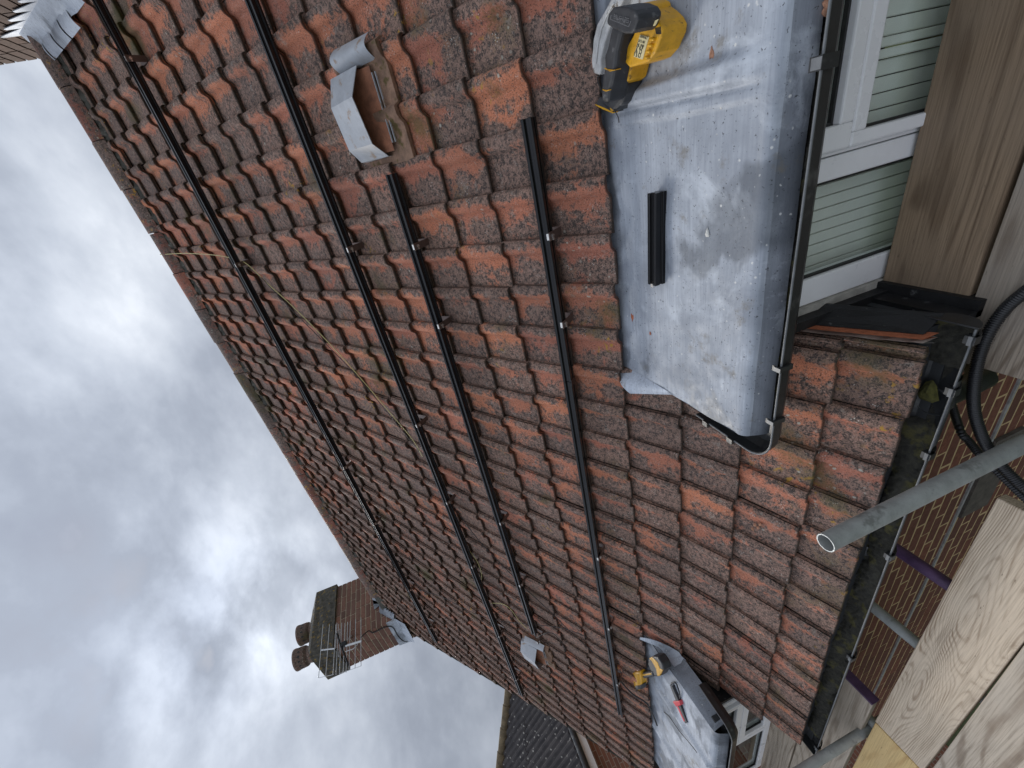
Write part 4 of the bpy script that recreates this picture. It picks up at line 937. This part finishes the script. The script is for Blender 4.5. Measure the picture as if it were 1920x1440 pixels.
DO, DS = (1130, 1140), 4.8
dz = lambda x, y, t: Rz(x, y, -.015 + t)
base = leadframe(onlead(1225, 1250)); DR = thing('cordless_drill', 'yellow and black cordless drill leaning over the edge of the far dormer', 'power tool', base)
trace(DR, 'battery', [(412, 460), (450, 432), (490, 440), (535, 510), (548, 560), (520, 612), (470, 622), (430, 560), (405, 500)], M_RUB, .055, -.005, DO, DS, .010, dz)
trace(DR, 'battery_panel', [(415, 455), (440, 478), (478, 545), (490, 615), (512, 612), (520, 570), (490, 490), (440, 440)], M_YEL, .059, .04, DO, DS, .004, dz)
trace(DR, 'battery_flash', [(490, 500), (512, 545), (540, 560), (520, 600), (500, 560)], M_YEL, .058, .04, DO, DS, .003, dz)
trace(DR, 'grip', [(330, 585), (440, 572), (455, 622), (360, 640), (340, 680), (322, 660)], M_RUB, .065, .015, DO, DS, .012, dz)
trace(DR, 'grip_flash', [(350, 600), (430, 586), (440, 600), (360, 614)], M_YEL, .068, .05, DO, DS, .003, dz)
trace(DR, 'body', [(250, 580), (330, 572), (345, 640), (350, 700), (322, 745), (280, 735), (240, 660), (225, 605)], M_YEL, .085, .03, DO, DS, .012, dz)
trace(DR, 'motor_end', [(285, 700), (350, 690), (342, 735), (300, 742)], M_RUB, .088, .04, DO, DS, .008, dz)
trace(DR, 'chuck', [(222, 600), (252, 585), (285, 720), (268, 728)], M_GUARD, .07, .04, DO, DS, .005, dz)
base = leadframe(onlead(1268, 1320)); KN = thing('hand_saw_tool', 'slim black and red hand tool lying on the far dormer lead', 'hand tool', base)
trace(KN, 'grip', [(608, 710), (622, 700), (690, 850), (672, 872)], M_RUB, .022, 0, DO, DS, .004)
trace(KN, 'collar', [(628, 842), (690, 836), (700, 878), (660, 890)], M_RED, .026, 0, DO, DS, .004)
trace(KN, 'blade', [(672, 880), (694, 868), (758, 1030), (742, 1042)], M_RUB, .014, .0, DO, DS, .002)
trace(KN, 'blade_edge', [(668, 890), (678, 884), (738, 1018), (730, 1024)], M_RED, .015, .0, DO, DS, .001)
mb = MB(); mb.tube([onlead(1130 + x / DS, 1140 + y / DS, .012) for x, y in [(612, 700), (620, 676), (650, 668), (668, 690), (690, 760), (696, 815)]], .005, 6); mb.build('guard_loop', M_RUB, KN)
cable('lead_offcut_wire', 'thin black wire lying across the far dormer lead', [onlead(1130 + x / DS, 1140 + y / DS, .006) for x, y in [(550, 935), (600, 980), (650, 1050), (700, 1120), (760, 1190), (810, 1250), (850, 1305)]], .0024, M_WIREK)

# small debris on the lead
for i, (x, y, s_, mt, nm, lb, ct) in enumerate([(1187, 595, .013, M_CHIP, 'tile_chip', 'orange broken tile chip on the near lead beside the tiles', 'debris'), (1220, 625, .006, M_CHIP, 'tile_chip', 'tiny orange tile crumb on the near lead', 'debris'), (1354, 189, .011, M_WHITE, 'lime_splash', 'round white blob on the lead roll of the near dormer', 'debris'), (1327, 437, .009, M_WHITE, 'bird_dropping', 'white bird dropping mark in the middle of the near lead', 'debris'), (1336, 100, .010, M_LEAF, 'feather_scrap', 'small grey scrap on the dark strip of near lead', 'debris')]):
    c = leadframe(onlead(x, y)) + [0, 0, .0015]; tag(blob(c, s_ * 1.3, s_ * .8, s_ * .35, i).build(nm, mt), lb, ct)
for i, (x, y, s_) in enumerate([(1518, 165, .012), (1494, 320, .011), (1521, 75, .008), (1553, 12, .012), (1488, 560, .008)]):
    c = Rz(x, y, -.143); o = blob(c, s_ * 1.2, s_ * .9, s_ * .8, 40 + i, 8).build('dead_leaf', M_LEAF); tag(o, 'curled dead leaf lying in the near dormer gutter', 'leaf', 'leaves in the near dormer gutter')
cc = Rz(1418, 985, -.30); 
def onkick(x, y):
    P = Rz(x, y, -.3)
    for _ in range(12):
        Y = P[1]; ks = sorted(NOSE); z = NOSE[ks[0]][1]
        for a, b2 in zip(ks[:-1], ks[1:]):
            if NOSE[a][0] <= Y <= NOSE[b2][0]: t = (Y - NOSE[a][0]) / (NOSE[b2][0] - NOSE[a][0]); z = NOSE[a][1] * (1 - t) + NOSE[b2][1] * t
        P = Rz(x, y, z)
    return P
for i, (x, y) in enumerate([(1414, 985), (1420, 990), (1424, 984), (1410, 992)]):
    tag(blob(onkick(x, y) + [0, 0, -.006], .010, .007, .008, 60 + i, 8).build('tile_crumb', M_LEAF), 'pinkish crumb in a small pile on the lower tiles', 'debris', 'crumbs on the lower tiles')

# ================================================================== scaffold
def board(label, X0, X1, Y0, Y1, z, mt, th=.038, group='scaffold boards', twist=0.):
    T = MB(); n = 8
    def f(u, v): return None
    o = MB().box((X0, Y0, z - th), (X1, Y1, z)).build('scaffold_board', mt, None, ((X0 + X1) / 2, (Y0 + Y1) / 2, z - th), bevel=.004)
    o.rotation_euler = (0, 0, twist); return tag(o, label, 'board', group)
board('brown scaffold board close under the near dormer window', -.945, 1.6, -.752, -.525, -.68, M_WOODB)
board('grey brown scaffold board outside the brown one by the near window', -1.077, 1.6, -.985, -.762, -.682, M_WOODG)
board('outermost dark scaffold board beside the near window boards', -1.00, 1.6, -1.215, -.992, -.684, M_WOODG)
board('pale scaffold board with a big knot beside the upright tube', -3.12, -1.51, -1.160, -.952, -.73, M_WOODP, twist=-.012)
board('pale grey scaffold board outside the big knotted one', -4.6, -1.35, -1.395, -1.168, -.732, M_WOODP2)
board('fresh yellow scaffold board butted to the end of the pale one', -5.2, -3.128, -1.155, -.945, -.73, M_WOODY)
board('short weathered grey board tucked under the far end of the gutter', -5.4, -3.045, -.905, -.650, -.745, M_WOODP2)
board('grey board between the far dormer window and the tucked board', -5.4, -3.62, -.640, -.42, -.742, M_WOODP2)
mb = MB().box((-3.043, -.905, -.79), (-3.030, -.64, -.740)).build('board_end_band', M_PURP); tag(mb, 'purple painted steel band on the end of the tucked board', 'band')
def tube_thing(label, a, b2, mt, r=.02415, cat='scaffold tube', open_top=False, group='scaffold tubes'):
    a, b2 = np.array(a, float), np.array(b2, float)
    if not open_top:
        mb = MB(); mb.tube([a, b2], r, 24); return tag(mb.build('scaffold_tube', mt, None, (a + b2) / 2), label, cat, group)
    T = thing('scaffold_tube', label, cat, b2, group)
    mb = MB(); mb.tube([a, b2], r, 28, cap=False); mb.build('tube_wall', mt, T)
    mb = MB(); t = np.linspace(0, 2 * math.pi, 28, endpoint=False); ri = r - .0030
    V = [a + [ri * math.cos(q), ri * math.sin(q), 0] for q in t] + [a + [ri * math.cos(q), ri * math.sin(q), -.5] for q in t]
    mb.add(V, [(i, i + 28, (i + 1) % 28 + 28, (i + 1) % 28)[::-1] for i in range(28)], True); mb.build('bore', mt, T)
    V = [a + [r * math.cos(q), r * math.sin(q), .0004] for q in t] + [a + [ri * math.cos(q), ri * math.sin(q), .0004] for q in t]
    mb = MB(); mb.add(V, [(i, (i + 1) % 28, (i + 1) % 28 + 28, i + 28) for i in range(28)]); mb.build('cut_rim', M_GALVIN, T)
    return T
d1 = ray(1548, 1018); d1 /= np.linalg.norm(d1); top = CAMC + d1 * 1.40
tube_thing('upright grey scaffold standard with open top beside the main gutter', top, (top[0], top[1], -5.3), M_GALV, open_top=True)
tube_thing('purple painted scaffold transom crossing to the brick wall', (-2.035, -.53, -.792), (-2.035, -1.75, -.792), M_PURP)
tube_thing('grey scaffold transom crossing to the brick wall beside the purple one', (-2.458, -.53, -.792), (-2.458, -1.75, -.792), M_GALV)
d2 = ray(1510, 1440); d2 /= np.linalg.norm(d2); t2 = CAMC + d2 * 3.35
tube_thing('dark grey scaffold standard beyond the far end of the gutter', (t2[0], t2[1], t2[2] + .35), (t2[0], t2[1], -5.3), M_GALV, open_top=True)
tube_thing('grey scaffold transom under the boards of the near window', (-.55, -.53, -.745), (-.55, -1.75, -.745), M_GALV)
tube_thing('grey scaffold transom under the far end boards', (-3.3, -.53, -.815), (-3.3, -1.75, -.815), M_GALV)
tube_thing('long grey scaffold ledger running under the transoms', (1.6, -1.02, -.842), (-5.4, -1.02, -.842), M_GALV)

def conduit(label, pts, r=.0135):
    P = [np.array(q) for q in pts]; out = []
    for i in range(len(P) - 1):
        p0, p1, p2, p3 = P[max(0, i - 1)], P[i], P[i + 1], P[min(len(P) - 1, i + 2)]
        n = max(4, int(np.linalg.norm(p2 - p1) / .0016))
        for t in np.linspace(0, 1, n, endpoint=False):
            out.append(.5 * ((2 * p1) + (-p0 + p2) * t + (2 * p0 - 5 * p1 + 4 * p2 - p3) * t * t + (-p0 + 3 * p1 - 3 * p2 + p3) * t ** 3))
    o = MB().tube(out, r, 12, rf=lambda i: r * (1.0 if i % 4 in (0, 1) else .84)).build('conduit', M_HOSE); return tag(o, label, 'conduit', 'black corrugated conduits')
conduit('black corrugated conduit curving over the boards and past the gutter end', [Rz(1990, 500, -.667), Rz(1925, 545, -.667), Rz(1880, 585, -.667), Rz(1846, 640, -.650), Rz(1829, 700, -.640), Rz(1826, 765, -.655), Rz(1842, 820, -.675), Rz(1868, 862, -.70), Rz(1900, 896, -.71), Rz(1935, 925, -.71), Rz(2000, 970, -.71)], .0150)
conduit('black corrugated conduit rising from the outlet to join the other one', [np.array([UX - .06, -.60, -.95]), Ry(1797, 798, -.79), Ry(1815, 825, -.83), Ry(1838, 853, -.88), Rz(1872, 886, -.735), Rz(1905, 918, -.73), Rz(1940, 950, -.73), Rz(2000, 1000, -.73)], .0125)

# ================================================================== neighbour's house
NB = thing('neighbour_house', 'neighbouring house with dark ribbed hipped roof beyond the verge', 'house', (-13.2, 0, -5.3))
tp = math.tan(R_(40)); EZ = .476
def nroof(X, Y): return EZ + (-10 - X) * tp
def ncol(name):
    m, nt, b = mat(name); p = POS(nt); n = NOISE(nt, p, 5, 5, .6); f = NOISE(nt, p, 60, 3, .6)
    c = MIX(nt, RAMP(nt, n, [(.35, 0.), (.7, 1.)]), (.028, .025, .027), (.060, .053, .052))
    vo = nd(nt, 'ShaderNodeTexVoronoi', dict(feature='F1'), Vector=p, Scale=9.)
    c = MIX(nt, RAMP(nt, vo.outputs[0], [(.12, .9), (.2, 0.)]), c, (.40, .38, .34)); setp(nt, b, Base_Color=c, Roughness=.85); BUMP(nt, b, f, .5, .01); return m
M_NTILE = ncol('dark_concrete_tiles'); M_NHIP = simple('lichened_hip', (.13, .10, .06), .95, .6, 8, bump=.8)
mb = MB()
Y_hip0 = 5.12
rw = .125
nY = int((Y_hip0 + 6) / rw)
for q in range(nY):
    y1 = Y_hip0 - q * rw; y0 = y1 - rw; run = min(3.6, (Y_hip0 - (y0 + y1) / 2) / 1.107 + .02)
    if run < .1: continue
    ncs = max(1, int(run / .9))
    for c in range(ncs):
        xa, xb = -10 - run * c / ncs, -10 - run * (c + 1) / ncs - .03; dz = .02
        A = []
        for X, o in ((xa, dz), (xb, 0)):
            for yy, hh in ((y1, .0), (y1 - rw * .3, .045), (y1 - rw * .6, .040), (y0 + rw * .15, 0), (y0, 0)): A.append((X, yy, nroof(X, 0) + hh + o))
        mb.add(A, [(j, j + 1, 6 + j, 5 + j) for j in range(4)])
        mb.add(A[:5] + [(x, y, z - .04) for x, y, z in A[:5]], [(j, 5 + j, 6 + j, j + 1) for j in range(4)])
NR = mb.build('roof', M_NTILE, NB); NR['kind'] = 'stuff'
hp = lambda t: np.array([-10 - 3.6 * t, Y_hip0 - 3.6 * 1.107 * t, nroof(-10 - 3.6 * t, 0) + .03])
for q in range(14):
    mb = MB(); a, b2 = hp(q / 14), hp((q + 1.04) / 14); mb.tube([a, b2], .10, 10, rf=lambda i: .11 if i == 0 else .095); mb.build('hip_tile', M_NHIP, NR)
mb = MB(); mb.add([(-13.6, -6, nroof(-13.6, 0)), (-13.6, Y_hip0 - 3.98, nroof(-13.6, 0)), (-17.2, Y_hip0, EZ), (-17.2, -6, EZ)], [(0, 1, 2, 3)]); mb.add([(-10, Y_hip0, EZ), (-13.6, Y_hip0 - 3.98, nroof(-13.6, 0)), (-17.2, Y_hip0, EZ)], [(0, 1, 2)]); mb.build('rear_slope', M_NTILE, NB)
MB().box((-16.9, -6, -5.3), (-10.3, Y_hip0 - .3, EZ - .05)).build('wall', M_FARBRICK, NB)
MB().box((-10.30, -6, EZ - .22), (-10.06, Y_hip0 - .1, EZ - .02)).build('fascia', M_UPVC, NB)
mb = MB(); mb.tube([(-9.99, -6, EZ - .03), (-9.99, Y_hip0, EZ - .03)], .06, 10); mb.build('gutter', M_BLACKP, NB)
